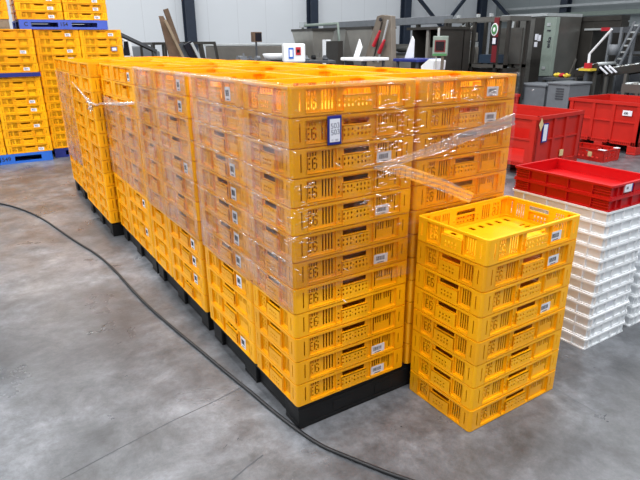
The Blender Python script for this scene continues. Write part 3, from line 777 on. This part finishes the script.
# table frames
def table_frame(Yv, pl, pr, pt, label, slant=0):
    x0, x1, y0, y1, z0, z1 = ybox(Yv, pl, pr, pt, 58, .9, 0)
    t = thing('table_frame', label, 'frame', ((x0+x1)/2, y0, 0), 0, 'grey tube frames'); w_ = (x1-x0)/2
    for y in (0, .9): MB().bar((-w_, y, z1), (w_, y, z1), .05, .05).build('top_rail', M['steeldk'], t)
    for x in (-w_, w_): MB().bar((x, 0, z1), (x, .9, z1), .05, .05).build('end_rail', M['steeldk'], t)
    for x in (-w_, 0, w_):
        MB().bar((x+(slant if x >= 0 else slant), 0, 0), (x, 0, z1), .045, .045, (0,1,0)).build('leg', M['steeldk'], t)
        MB().bar((x+slant, .9, 0), (x, .9, z1), .045, .045, (0,1,0)).build('leg', M['steeldk'], t)
    MB().box(-w_+.04, w_-.04, .1, .8, z1-.32, z1-.30).build('shelf', M['greyp'], t)
table_frame(9.8, 154, 177, 43.5, 'grey tube frame left of and behind the leaning brown planks')
table_frame(9.4, 188, 215, 43, 'grey slanted tube frame right of the leaning panels', .25)
# leaning planks and panels
def lean(name, a, b, w, th, m, label, cat, Yv=9.2, run=1.2):
    """a: image top, b: image point low; plank continues to the floor"""
    A = at(*a, Y=Yv); Bq = at(*b, Y=Yv); d = (Bq-A)/(Bq.z-A.z); F = A-d*A.z
    F.y = Yv-.0; o = MB().bar(F+Vector((0,0,.02)), A, w, th, (0,1,0)).build(name, M[m], None, bevel=.003); tag(o, label, cat); return o
A = at(161.5,16,Y=9.0); F0 = at(176,57,Y=9.0); d = (F0-A)/(F0.z-A.z); Fl = A-d*A.z
b = MB(); b.prism([A+Vector((-.04,0,0)), A+Vector((.035,0,.0)), Fl+Vector((.30,0,0)), Fl+Vector((-.28,0,0))], (0,.05,0))
tag(b.build('leaning_board', M['rust'], None), 'wide brown board leaning, narrow at its top, left of first column', 'board')
lean('leaning_post', (165.5,9), (175,36), .09, .06, 'rust', 'thin dark brown post leaning behind the wide brown board', 'post', 9.3)
lean('leaning_post', (165,20), (184,60), .05, .05, 'wood', 'pale edge strip leaning along right side of the brown board', 'strip', 8.93)
lean('leaning_board', (179,44), (187,60), .16, .04, 'greypd', 'dark grey panel leaning next to the brown board', 'panel', 9.1)
lean('leaning_board', (187,43), (196,60), .17, .04, 'screen', 'black panel leaning right of the dark grey one', 'panel', 9.05)
lean('leaning_board', (191.5,43), (200,60), .05, .05, 'steellt', 'narrow white panel edge leaning against the grey tube frame', 'panel', 9.0)
# long low grey tank
a0 = at(205,44,Y=11.5); a1 = at(287,42.5,Y=10.2)
t = thing('long_tank', 'long low stainless tank with pale top edge against the white wall', 'tank', (a0.x, a0.y, 0))
v = Vector((a1.x-a0.x, a1.y-a0.y, 0)); L_ = v.length; t.rotation_euler[2] = math.atan2(v.y, v.x)
MB().box(0, L_, 0, 1.3, .75, a0.z-.05).build('body', M['steel'], t, bevel=.02); MB().box(-.02, L_+.02, -.02, 1.32, a0.z-.05, a0.z).build('rim', M['steellt'], t, bevel=.01)
legs(t, .1, L_-.1, .05, 1.2, .75, M['steeldk'])
# clutter on a bench in front of the tank
t = thing('work_bench', 'low bench full of small machine parts behind the wrapped row', 'bench', (3.2, 8.6, 0), math.radians(-28))
MB().box(.35, 2.3, -.4, .5, 1.25, 1.29).build('bench_top', M['greypd'], t); legs(t, .35, 2.3, -.4, .5, 1.25, M['steeldk'])
rb = random.Random(11)
for i in range(15):
    x = .45+1.8*i/15+0; k = rb.choice(('steel','greypd','steellt','greyp','black','bluesheet'))
    if abs(x-1.2) < .36: continue
    q = MB()
    if i % 3 == 0: q.tube([(0,0,.05),(rb.uniform(.04,.07),rb.uniform(-.1,.1),.05)], .045, 10)
    elif i % 3 == 1: q.box(-.06,.06,-.05,.05,0,rb.uniform(.05,.12)); q.tube([(0,0,.05),(0,0,.14)], .02, 8)
    else: q.lathe([(.07,0),(.08,.03),(.04,.05),(.03,.09)], n=12)
    o = q.build('machine_part', M[k], None); o.matrix_world = Matrix.Translation(t.location)@Matrix.Rotation(math.radians(-28),4,'Z')@Matrix.Translation((x, rb.uniform(-.2,.2), 1.2903))
    tag(o, 'small loose machine part on the low bench behind the wrapped row', 'machine part', 'loose machine parts on the low bench')
# monitor on a post
t = thing('monitor_post', 'small dark monitor box on a thin post above the long tank', 'monitor', at(257, 50, Y=9.3).to_tuple()[:2]+(0,))
zt = at(257,32,Y=9.3).z; zb = at(257,42,Y=9.3).z
MB().box(-.085, .10, -.06, .09, zb, zt).build('housing', M['rust'], t, bevel=.008); MB().box(-.055, .085, -.066, -.060, zb+.02, zt-.02).build('screen', M['screen'], t)
MB().box(-.02, .01, 0, .03, 0, zb).build('post', M['greypd'], t)
# white machine with display
x0, x1, y0, y1, z0, z1 = ybox(7.1, 286, 304, 43.5, 57, .5, 0)
t = thing('white_machine', 'white machine head with blue display and red panel behind the row', 'machine', ((x0+x1)/2, y0, 0), math.radians(-25)); w_ = (x1-x0)/2
MB().box(-w_-.02, w_, 0, .45, z1-.32, z1).build('head', M['white'], t, bevel=.03); MB().box(-w_+.03, w_-.03, .08, .38, 0, z1-.32).build('stand', M['greyp'], t)
MB().box(-.115, -.03, -.012, 0, z1-.25, z1-.07).build('display', M['blue'], t); MB().box(-.10, -.045, -.016, -.012, z1-.22, z1-.10).build('display_text', M['paper'], t)
MB().box(.01, .10, -.012, 0, z1-.19, z1-.06).build('red_panel', M['redpaint'], t); MB().box(.03, .08, -.016, -.012, z1-.15, z1-.10).build('red_panel_screen', M['screen'], t)
# white bowl
t0 = Vector((3.2+1.2*.883, 8.6-1.2*.469, 0))
o = MB().lathe([(.10,-.03),(.22,.0),(.27,.09),(.25,.10),(.19,.02),(.02,.01)], n=24).build('white_bowl', M['white'], None, loc=(t0.x, t0.y, 1.2903+.031))
tag(o, 'white round bowl left of the white machine head', 'bowl'); o.data.polygons.foreach_set('use_smooth', [True]*len(o.data.polygons))
# steel hoppers
def hopper(X, pl, pr, pt, label, m='hopsteel', pbz=1.15, flare=.35):
    x0, x1, y0, y1, z0, z1 = mbox(X, pl, pr, pt, 58, .8, 0)
    t = thing('steel_hopper', label, 'hopper', (X, (y0+y1)/2, 0), 0, 'steel hoppers of the production line'); w_ = (y1-y0)/2
    tp = [(0,-w_,z1), (.6,-w_,z1), (.6,w_,z1), (0,w_,z1)]; bt = [(.12,-w_*(1-flare),pbz), (.5,-w_*(1-flare),pbz), (.5,w_*(1-flare),pbz), (.12,w_*(1-flare),pbz)]
    b = MB().add(bt+tp, [(0,3,2,1),(0,1,5,4),(1,2,6,5),(2,3,7,6),(3,0,4,7)]); o = b.build('bowl', M[m], t); sm = o.modifiers.new('s','SOLIDIFY'); sm.thickness = .015
    rb_ = MB()
    for i in range(4): rb_.bar(tp[i], tp[(i+1)%4], .04, .05)
    rb_.build('rim', M['steeldk'], t)
    legs(t, .08, .56, -w_*(1-flare), w_*(1-flare), pbz, M['steeldk'], .05)
    MB().box(.14, .5, -w_*(1-flare), w_*(1-flare), .5, pbz).build('base', M['steeldk'], t)
    return t
hopper(6.1, 292, 313, 30, 'leftmost steel hopper, behind the white machine head')
hopper(7.3, 311, 346, 29, 'wide steel hopper right of the second column')
hopper(6.2, 346, 372, 28, 'steel hopper just left of the tilted panel with red handles', flare=.3)
# narrow upright panel
x0, x1, y0, y1, z0, z1 = mbox(5.6, 326, 338, 41, 60, .12, 0)
t = thing('upright_panel', 'dark upright panel with white edge in front of the hoppers', 'panel', (x0, (y0+y1)/2, 0)); w_ = (y1-y0)/2
MB().box(0, .12, -w_, w_, .9, z1).build('panel', M['steeldk'], t); MB().box(-.01, .12, w_, w_+.12, .9, z1+.03).build('white_edge', M['white'], t); MB().box(.02,.1,-.1,.1,0,.9).build('post', M['greypd'], t)
# long frame of the line
X = 8.2
bt = at(425, 19.5, X=X).z; yl = at(323, 20, X=X).y; yr = at(449, 18, X=X).y
t = thing('line_frame', 'long grey steel frame beam above the production line', 'frame', (X, (yl+yr)/2, 0)); h = (yl-yr)/2
MB().box(0, .12, -h, h, bt-.10, bt+.06).build('top_beam', M['greyp'], t, bevel=.01)
for k in range(6):
    y = -h+(2*h-.08)*k/5; MB().box(.02, .1, y, y+.08, 0, bt-.1).build('post', M['steeldk'], t)
MB().box(.03, .09, -h, h, 1.50, 1.56).build('mid_rail', M['steel'], t)
MB().box(.04, .06, h-2.4, h-.1, 1.56, bt-.12).build('guard_sheet', M['steellt'], t)
MB().box(.2, .9, -h, h, .8, 1.32).build('conveyor_body', M['hopsteel'], t); MB().box(.15, .95, -h, h, 1.32, 1.36).build('belt', M['greypd'], t)
for k in range(5): MB().tube([(.5, -h+.6+k*h*.38, 1.40), (.5, -h+1.3+k*h*.38, 1.46)], .09, 12).build('drum', M['steel'], t, smooth=True)
# second frame left, with inclined tube
X = 7.0
za = at(330,24,X=X).z
t = thing('tube_frame', 'pale tube frame with bent ends above the hoppers', 'frame', (X, at(322,24,X=X).y, 0)); ya = at(303,24,X=X).y-t.location.y; yb = at(338,24,X=X).y-t.location.y
MB().tube([(0,ya+.25,1.2),(0,ya+.1,za-.35),(0,ya,za),(0,yb,za),(0,yb-.05,za-.4),(0,yb-.1,1.2)], .035, 8).build('tube', M['greygreen'], t, smooth=True)
MB().box(-.05,.05,ya-.12,ya+.12,za-.05,za+.08).build('joint', M['steellt'], t); MB().box(-.03,.03,ya+.2,ya+.26,0,1.2).build('leg', M['steeldk'], t); MB().box(-.03,.03,yb-.13,yb-.07,0,1.2).build('leg', M['steeldk'], t)
# tilted tall panel with red handles
X = 5.3
P_ = [at(377,16,X=X), at(391,16,X=X+.05), at(392,68,X=X), at(362,68,X=X), at(370,40,X=X)]
b = MB().prism([P_[0], P_[0].lerp(P_[1], .35)+Vector((0,0,.02)), P_[1], P_[2], P_[3], P_[4]], (.10,0,0))
t = thing('tilted_panel', 'tall grey tilted panel with two red levers at the production line', 'panel', (P_[2].x, (P_[2].y+P_[3].y)/2, 0))
o = b.build('panel', M['tiltg'], t, bevel=.006); o.location = -t.location
for a, c in (((382,22),(373,62)), ((388,20),(378,62))): 
    A, C_ = at(*a, X=X-.03), at(*c, X=X-.03); o = MB().tube([A, C_], .016, 8).build('rod', M['steeldk'] if a[0] == 382 else M['steellt'], t); o.location = -t.location
for a, c in (((380,31),(373.5,46)), ((384.5,40),(379,53))):
    A, C_ = at(*a, X=X-.05), at(*c, X=X-.05); o = MB().tube([A, A.lerp(C_,.4), C_], [.02,.03,.035], 8).build('red_lever', M['redpaint'], t); o.location = -t.location
MB().box(.02,.08,-.5,-.44,0,1.2).build('leg', M['steeldk'], t); MB().box(.02,.08,.30,.36,0,1.2).build('leg', M['steeldk'], t)
o = MB().lathe([(.03,0),(.03,.02)], n=12).build('bolt', M['screen'], t); o.rotation_euler = (0,-PI/2,0); o.location = at(381,19.5,X=X-.01)-t.location
# white blades on carts
def blade(X, pts_, label, cart):
    q = [at(*p, X=X) for p in pts_]; o = MB().prism(q, (.02,0,0)).build('pointed_sheet', M['white'])
    tag(o, label, 'blade')
    zz = min(v_.z for v_ in q); yy = sum(v_.y for v_ in q)/len(q)
    t = thing('blade_cart', cart, 'cart', (X, yy, 0))
    MB().box(-.25, .3, -.45, .15, zz-.05, zz-.002).build('tray', M['white'] if X < 5.2 else M['navy'], t, bevel=.01); legs(t, -.2, .25, -.4, .12, zz-.05, M['greypd'], .035)
blade(4.7, [(359,39),(361.5,47),(358,57),(353.5,57)], 'white pointed blade left of the tilted panel', 'white tray cart under the pointed blade left of tilted panel')
blade(5.5, [(412,36),(413.8,40),(413,58),(404.5,58)], 'white pointed blade right of the tilted panel', 'cart with blue edged tray under the blade right of the tilted panel')
o = MB().prism([at(421,66,X=5.2), at(429,59,X=5.2), at(434,61,X=5.2), at(433,70,X=5.2), at(421,70,X=5.2)], (.25,0,0)).build('white_chute', M['white']); tag(o, 'small white folded chute below the control panel', 'chute')
b_ = thing('chute_stand', 'thin stand under the small white chute', 'stand', (5.3, at(427,69,X=5.3).y, 0)); MB().box(-.03,.03,-.03,.03,0,at(427,70,X=5.2).z-.002).build('post', M['greypd'], b_)
# dark cabinet machine
x0, x1, y0, y1, z0, z1 = mbox(6.9, 411, 437, 27, 60, .9, 0)
t = thing('cabinet_machine', 'dark open steel machine behind the control panel', 'machine', (x0, (y0+y1)/2, 0)); w_ = (y1-y0)/2
MB().box(0, .85, -w_-.02, w_+.15, z1-.05, z1).build('top', M['steeldk'], t)
MB().box(.02, .9, w_-.02, w_, .3, z1-.05).build('side_plate', M['steeldk'], t); MB().box(.02, .9, -w_, -w_+.02, .3, z1-.05).build('side_plate', M['steeldk'], t)
MB().box(.05, .1, w_-.45, w_-.38, .3, z1-.05).build('upright', M['hopsteel'], t); MB().box(.7, .72, -w_, w_, .3, z1-.05).build('back_plate', M['steel'], t)
MB().box(.2, .7, -w_*.5, w_*.3, 1.1, 1.5).build('inner_box', M['hopsteel'], t); MB().box(0, .9, -w_, w_, .3, .9).build('base', M['steeldk'], t)
legs(t, 0, .9, -w_, w_, .3, M['steeldk'])
# control panel on post
X = 4.9
c0 = at(440, 46.5, X=X)
t = thing('control_panel', 'grey control panel with red edged dark screen on a post', 'control panel', (X, c0.y, 0), math.radians(36))
MB().box(0, .07, -.105, .105, c0.z-.13, c0.z+.14).build('housing', M['greygreen'], t, bevel=.008)
MB().box(-.004, 0, -.075, .075, c0.z-.075, c0.z+.085).build('red_border', M['darkred'], t); MB().box(-.007, -.004, -.06, .06, c0.z-.055, c0.z+.065).build('screen', M['screen'], t)
MB().box(-.003, 0, -.10, .10, c0.z-.125, c0.z-.095).build('green_strip', M['green'], t)
MB().box(.02, .06, -.06, -.02, 0, c0.z-.13).build('post', M['steel'], t); MB().box(.02, .04, .04, .06, 0, c0.z-.13).build('thin_post', M['steellt'], t); MB().box(.02,.05,.02,.05,c0.z+.14,c0.z+.25).build('antenna', M['steellt'], t)
# glazed frame machine
X = 7.9
x0, x1, y0, y1, z0, z1 = mbox(X, 443, 508, 17.5, 62, .6, 0)
t = thing('guarded_machine', 'steel machine in a guard frame with green emblem and red strip', 'machine', (X, (y0+y1)/2, 0)); w_ = (y1-y0)/2
for xx in (0, .54):
    MB().box(xx, xx+.06, -w_, w_, z1-.08, z1).build('top_rail', M['steel'], t); MB().box(xx, xx+.06, -w_, w_, 1.12, 1.18).build('lower_rail', M['steel'], t)
    for yy in (-w_, -w_*.72, .0, .18, w_-.06): MB().box(xx, xx+.06, yy, yy+.06, 0, z1-.08).build('upright', M['steeldk'], t)
for yy in (-w_, w_-.06): MB().box(.06, .54, yy, yy+.06, z1-.08, z1).build('cross_rail', M['steel'], t)
MB().box(.1, .52, -w_+.1, w_-.1, .5, 1.1).build('machine_bed', M['steeldk'], t)
MB().box(.15, .5, .3, w_-.15, 1.18, 1.50).build('gear_housing', M['hopsteel'], t); MB().box(.1, .5, .32, w_-.2, 1.50, 1.60).build('pale_tray', M['steellt'], t)
MB().box(.15, .5, .35, w_-.35, 1.62, 1.78).build('upper_housing', M['hopsteel'], t); MB().tube([(.3,.3,1.86),(.3,w_-.2,1.86)], .07, 12).build('roller', M['steel'], t, smooth=True)
MB().bar((.1,w_-.3,1.78),(.1,w_-.6,2.0), .03,.03).build('arm', M['steellt'], t); MB().bar((.1,w_-.5,1.8),(.1,w_-.75,1.98), .03,.03).build('arm', M['steellt'], t)
MB().box(.1, .45, -w_*.6, -.1, 1.2, 1.36).build('blue_sheet', M['bluesheet'], t); MB().box(.5, .53, -w_*.9, -.05, 1.18, z1-.2).build('back_sheet', M['steel'], t)
pr_ = at(496, 30, X=X-.02); yr_ = pr_.y-t.location.y
MB().box(-.02, -.002, yr_-.05, yr_+.06, 1.22, z1-.02).build('strip_board', M['darkred'], t)
o = MB().lathe([(.085,0),(.085,.01)], n=24).build('emblem_plate', M['white'], t); o.rotation_euler = (0,-PI/2,0); o.scale = (1.35,.95,1); o.location = (-.021, yr_+.03, at(495,29.5,X=X).z)
o2 = MB().lathe([(.068,0),(.068,.006)], n=24).build('emblem_ring', M['green'], o); o2.location.z = .01
o2 = MB().lathe([(.03,0),(.03,.003)], n=16).build('emblem_centre', M['white'], o); o2.location.z = .016
MB().box(-.03, -.02, yr_-.06, yr_+.08, at(495,45,X=X).z, at(495,37,X=X).z).build('notice_frame', M['screen'], t)
MB().box(-.034, -.03, yr_-.025, yr_+.05, at(495,44,X=X).z, at(495,38,X=X).z).build('notice', M['paper'], t)
for yy in (-.1, -w_*.5, w_*.5): MB().box(-.03,.03,yy,yy+.05,z1,z1+.06).build('sensor', M['steellt'], t)
# big cabinets on the right
X = 9.9
x0, x1, y0, y1, z0, z1 = mbox(X, 511, 545, 17, 70, 1.2, 0)
t = thing('stainless_cabinet', 'tall stainless cabinet with three small paper notices', 'cabinet', (X, (y0+y1)/2, 0)); w_ = (y1-y0)/2
MB().box(0, 1.2, -w_, w_, .1, z1).build('body', M['steel'], t, bevel=.01); MB().box(-.03, -.001, -w_+.02, -w_*.35, .15, z1-.03).build('door', M['steeldk'], t)
MB().box(-.05, 1.2, -w_, w_+.3, z1, z1+.06).build('top_trim', M['steellt'], t); MB().box(.05, 1.15, -w_+.05, w_-.05, 0, .1).build('plinth', M['greypd'], t)
for (a, b_, c, d_) in ((535.5,538,34,40),(538,540.5,35,41),(534.5,537,42,47)):
    q0 = at(a,c,X=X-.032); q1 = at(b_,d_,X=X-.032); MB().box(-.036, -.031, q1.y-t.location.y, q0.y-t.location.y, q1.z, q0.z).build('notice', M['paper'], t)
lp = thing('light_post', 'thin pale leaning post in front of the stainless cabinet', 'post', (9.5, at(508,60,X=9.5).y, 0))
A = at(514,19,X=9.5)-lp.location; C_ = at(505,72,X=9.5)-lp.location; MB().tube([A, C_, (C_.x, C_.y+.06, .0)], .022, 8).build('pole', M['steellt'], lp); 
q = at(505,56,X=9.45)-lp.location; MB().box(-.15,.05,q.y-.32,q.y+.18,q.z-.02,q.z+.05).build('tray', M['paper'], lp); MB().box(-.15,.02,q.y-.30,q.y-.1,q.z-.08,q.z-.02).build('tray_bracket', M['black'], lp)
# pale tilted upright with vertical lettering
X = 9.7
t = thing('lettered_upright', 'pale grey-green tilted upright with dark vertical lettering', 'upright', (X, at(546,75,X=X).y, 0))
Q = [at(545.5,17,X=X), at(557,17,X=X), at(549,76,X=X), at(538.5,76,X=X)]; o = MB().prism(Q, (.12,0,0)).build('plate', M['greygreen'], t, bevel=.004); o.location = -t.location
MB().box(.02,.1,.0,.2,0,at(544,76,X=X).z+.02).build('foot', M['greypd'], t)
c1 = at(547.6,48,X=X-.004); c2 = at(551.0,28,X=X-.004); U = (c2-c1).normalized(); Vv = U.cross(Vector((1,0,0))).normalized()
if Vv.y < 0: Vv = -Vv
N_ = U.cross(Vv)
o = text_part('lettering', 'enka', c1-Vv*.04, U, Vv, .085, M['ink'], t, .002, .003); o.location = -t.location
for (px, py) in ((549,24.5),(543.5,68)): q = at(px,py,X=X-.006)-t.location; MB().box(q.x-.01,q.x+.005,q.y-.04,q.y+.04,q.z-.03,q.z+.03).build('handle', M['steellt'], t)
q = at(549,30.5,X=X-.006)-t.location; MB().box(q.x-.01,q.x+.005,q.y-.04,q.y+.04,q.z-.012,q.z+.012).build('latch', M['ink'], t)
# big dark cabinet
X = 11.2
x0, x1, y0, y1, z0, z1 = mbox(X, 553, 590, 22, 80, 1.4, 0)
t = thing('dark_cabinet', 'large dark steel cabinet with a long overhead beam', 'cabinet', (X, (y0+y1)/2, 0)); w_ = (y1-y0)/2
MB().box(0, 1.4, -w_, w_, .08, z1).build('body', M['steeldk'], t, bevel=.01)
qe = at(621,25,X=X).y-t.location.y
MB().box(-.02, .3, qe, w_, z1, z1+.10).build('top_beam', M['steeldk'], t); MB().box(0, .25, qe, -w_, z1-.20, z1-.001).build('beam', M['steeldk'], t)
MB().box(.05,1.35,-w_+.05,w_-.05,0,.08).build('plinth', M['greypd'], t); 
MB().box(.1,.16,qe,qe+.06,0,z1-.2).build('support_post', M['steel'], t); MB().box(1.3,1.36,qe,-w_,.3,z1-.1).build('back_sheet', M['greypd'], t)
q = at(606,29,X=X-.03)-t.location; MB().box(-.05,-.02,q.y-.12,q.y+.1,q.z-.04,q.z+.03).build('red_lamp', M['redpaint'], t); MB().box(-.05,-.02,q.y+.1,q.y+.5,q.z-.02,q.z+.02).build('lamp_bar', M['steellt'], t)
# white swing arm
X = 9.2
t = thing('swing_arm', 'bright white diagonal arm over the conveyor at the right', 'arm', (X, at(589.5,60,X=X).y, 0))
A, Bq, C_ = (at(612,29,X=X)-t.location, at(589.5,54,X=X)-t.location, at(588.5,63,X=X)-t.location)
MB().tube([A, Bq], .022, 8).build('upper_arm', M['white'], t); MB().tube([Bq, C_], .024, 8).build('lower_arm', M['white'], t)
MB().box(C_.x-.05,C_.x+.05,C_.y-.05,C_.y+.05,C_.z-.1,C_.z).build('red_base', M['redpaint'], t); MB().box(C_.x-.1,C_.x+.1,C_.y-.12,C_.y+.12,C_.z-.14,C_.z-.1).build('yellow_base', M['ygloss'], t)
MB().box(C_.x-.03,C_.x+.03,C_.y-.03,C_.y+.03,0,C_.z-.14).build('post', M['greypd'], t)
# conveyors at the right
def conveyor(X, p0, p1, w, label, m='steeldk', rolls=6):
    A = at(*p0, X=X); B_ = at(*p1, X=X); t = thing('roller_conveyor', label, 'conveyor', (X, (A.y+B_.y)/2, 0), 0, 'conveyors at the right')
    A = A-t.location; B_ = B_-t.location
    for dx in (0, w): MB().bar(A+Vector((dx,0,0)), B_+Vector((dx,0,0)), .05, .14).build('side_rail', M[m], t)
    for k in range(rolls):
        c = A.lerp(B_, (k+.5)/rolls); MB().tube([c+Vector((.02,0,.06)), c+Vector((w-.02,0,.06))], .035, 10).build('roller', M['steel'] if k % 2 else M['steellt'], t, smooth=True)
    for f in (.08, .5, .92):
        c = A.lerp(B_, f)
        for dx in (0, w): MB().box(c.x+dx-.025, c.x+dx+.025, c.y-.025, c.y+.025, 0, c.z-.07).build('leg', M['steel'], t)
    MB().bar(A+Vector((w/2,0,-.02)), B_+Vector((w/2,0,-.02)), w-.06, .03).build('belt', M['black'], t)
    return t
conveyor(9.35, (575,74), (598,67), .6, 'dark sloping conveyor at the right, rising toward the bright arm', rolls=9)
conveyor(9.45, (604,73), (652,66), .7, 'dark conveyor at the right frame edge, above the rightmost red box', rolls=10)
conveyor(8.85, (622,88), (655,90), .4, 'low short conveyor just above the rim of the rightmost red box', 'steel', 5)
for k, (px, py) in enumerate(((600,66),(605,65),(609,64.5))):
    A = at(px,py+1,X=9.35); B_ = at(px+7.5,py+8,X=9.35); tag(MB().bar(A, B_, .035, .02).build('pale_slat', M['paper']), 'pale slanted slat lying on the dark conveyor beside bright arm', 'slat', 'pale slats on the conveyor')
# upright frame with motors at the right
X = 10.35
x0, x1, y0, y1, z0, z1 = mbox(X, 607, 648, 27, 66, .7, 0)
t = thing('tall_rack', 'tall blue-grey rack with an inclined ladder and motors at right frame edge', 'rack', (X, (y0+y1)/2, 0)); w_ = (y1-y0)/2
for yy in (-w_, -w_*.3, w_*.35, w_-.05):
    for xx in (0, .65): MB().box(xx, xx+.05, yy, yy+.05, 0, z1).build('upright', M['greyp'], t)
for zz in (z1-.05, 1.75, 1.35):
    for xx in (.01, .66): MB().box(xx, xx+.03, -w_, w_, zz, zz+.05).build('rail', M['greypd'], t)
MB().box(.3, .6, -w_+.05, w_-.1, .6, 1.3).build('motor_housing', M['greypd'], t); MB().box(.2,.5,-w_+.1,-.05,1.4,1.7).build('gearbox', M['steeldk'], t)
MB().box(.62,.64,-w_,w_,1.2,z1-.1).build('back_sheet', M['steeldk'], t)
A = at(635,22,X=X-.1)-t.location; B_ = at(612,68,X=X-.1)-t.location
for dz in (0, .13): MB().bar(A+Vector((0,-dz,0)), B_+Vector((0,-dz,0)), .04, .04).build('ladder_rail', M['greyp'], t)
for k in range(7): c = A.lerp(B_, (k+.5)/7); MB().bar(c, c+Vector((0,-.13,0)), .03, .03).build('ladder_rung', M['steellt'], t)
MB().tube([B_+Vector((-.1,-.02,.25)), B_+Vector((-.1,-.02,.45))], .09, 12).build('motor', M['greyp'], t, smooth=True)
# coloured rags
ZBN = at(562,77.5,X=9.45).z
for k, (px, py, m_, lb) in enumerate(((557,75,'ygloss','yellow crumpled rag on the grey machine bench'), (562,75,'redpaint','small red rag beside the yellow one on the bench'), (567,75,'ygloss','second yellow crumpled rag, nearer the leaning rod'))):
    c = at(px,py,X=9.45); r_ = random.Random(k); b = MB(); N1, N2 = 7, 10; vs = []; 
    for i in range(N1+1):
        for j in range(N2):
            a = PI*i/N1; p_ = 2*PI*j/N2; rr = 1+r_.uniform(-.25,.2); vs.append((.07*math.sin(a)*math.cos(p_)*rr, .07*math.sin(a)*math.sin(p_)*rr, .045*(1+math.cos(a))*rr*(.9)))
    fs = [(i*N2+j, i*N2+(j+1)%N2, (i+1)*N2+(j+1)%N2, (i+1)*N2+j) for i in range(N1) for j in range(N2)]
    b.add(vs, fs); o = b.build('rag', M[m_], None, loc=(9.45, c.y, ZBN+.0005)); tag(o, lb, 'rag')
q = at(562,78,X=9.45)
t = thing('grey_bench', 'grey bench carrying the yellow and red rags', 'bench', (9.42, q.y, 0)); MB().box(-.18,.2,-.38,.30,ZBN-.05,ZBN).build('bench_top', M['greypd'], t); legs(t, -.18, .2, -.38, .30, ZBN-.05, M['steeldk'])
A = at(576,59,X=9.5); B_ = at(568.5,77,X=9.5); tag(MB().bar(B_, A, .03, .03).build('rod', M['steel']), 'thin grey rod leaning up from the bench right of the rags', 'rod')
# grey boxes behind the red ones
def grey_box(X, pl, pr, pt, dep, label, vent):
    x0, x1, y0, y1, z0, z1 = mbox(X, pl, pr, pt, 100, dep, 0)
    t = thing('grey_container', label, 'container', (X, (y0+y1)/2, 0), 0, 'grey containers behind the red boxes'); w_ = (y1-y0)/2
    MB().box(0, dep, -w_, w_, .06, z1-.04).build('body', M['greyp'], t, bevel=.012); MB().box(-.02, dep+.02, -w_-.02, w_+.02, z1-.04, z1).build('lid', M['greyp'], t, bevel=.01)
    for xx in (.03, dep-.11):
        for yy in (-w_+.03, w_-.11): MB().box(xx, xx+.08, yy, yy+.08, 0, .06).build('foot', M['black'], t)
    b = MB()
    for k in range(5): b.box(-.012, -.001, vent[0]*w_, vent[1]*w_, z1-.12-.045*k, z1-.10-.045*k)
    b.build('vent', M['greypd'], t); MB().box(-.006, 0, w_*.93, w_*.98, .1, z1-.06).build('edge', M['greypd'], t)
grey_box(8.6, 517, 545, 84, .6, 'long grey container behind the nearer red box', (.45, .9))
grey_box(8.45, 547, 569, 82.5, .65, 'grey slotted container left of the rightmost red box', (-.55, .15))
# ------------------------------------------------------------------ light
w = bpy.data.worlds.new('world'); S.world = w; w.use_nodes = True
w.node_tree.nodes['Background'].inputs[0].default_value = (.93, .96, 1, 1); w.node_tree.nodes['Background'].inputs[1].default_value = .33
def area(name, loc, size, sy, power, rot=(0,0,0), col=(1,1,1)):
    d = bpy.data.lights.new(name, 'AREA'); d.shape = 'RECTANGLE'; d.size = size; d.size_y = sy; d.energy = power; d.color = col
    o = bpy.data.objects.new(name, d); COL.objects.link(o); o.location = loc; o.rotation_euler = rot; return o
for x, pw in ((-5, 300), (0, 350), (5, 330), (10, 170), (15, 90)):
    for y in (-3, 4, 14.5):
        area('ceiling_lamp', (x, y, 7.2), .35, 5.0, pw*(.45 if y > 10 and x < 10 else 1))
area('left_fill_light', (-6, 4, 7.0), 5, 9, 480, (0, math.radians(-35), 0))  # added unseen area light that brightens the left floor
S.view_settings.view_transform = 'Standard'; S.view_settings.look = 'None'; S.view_settings.gamma = 1; S.view_settings.use_curve_mapping = False
S.view_settings.exposure = .06
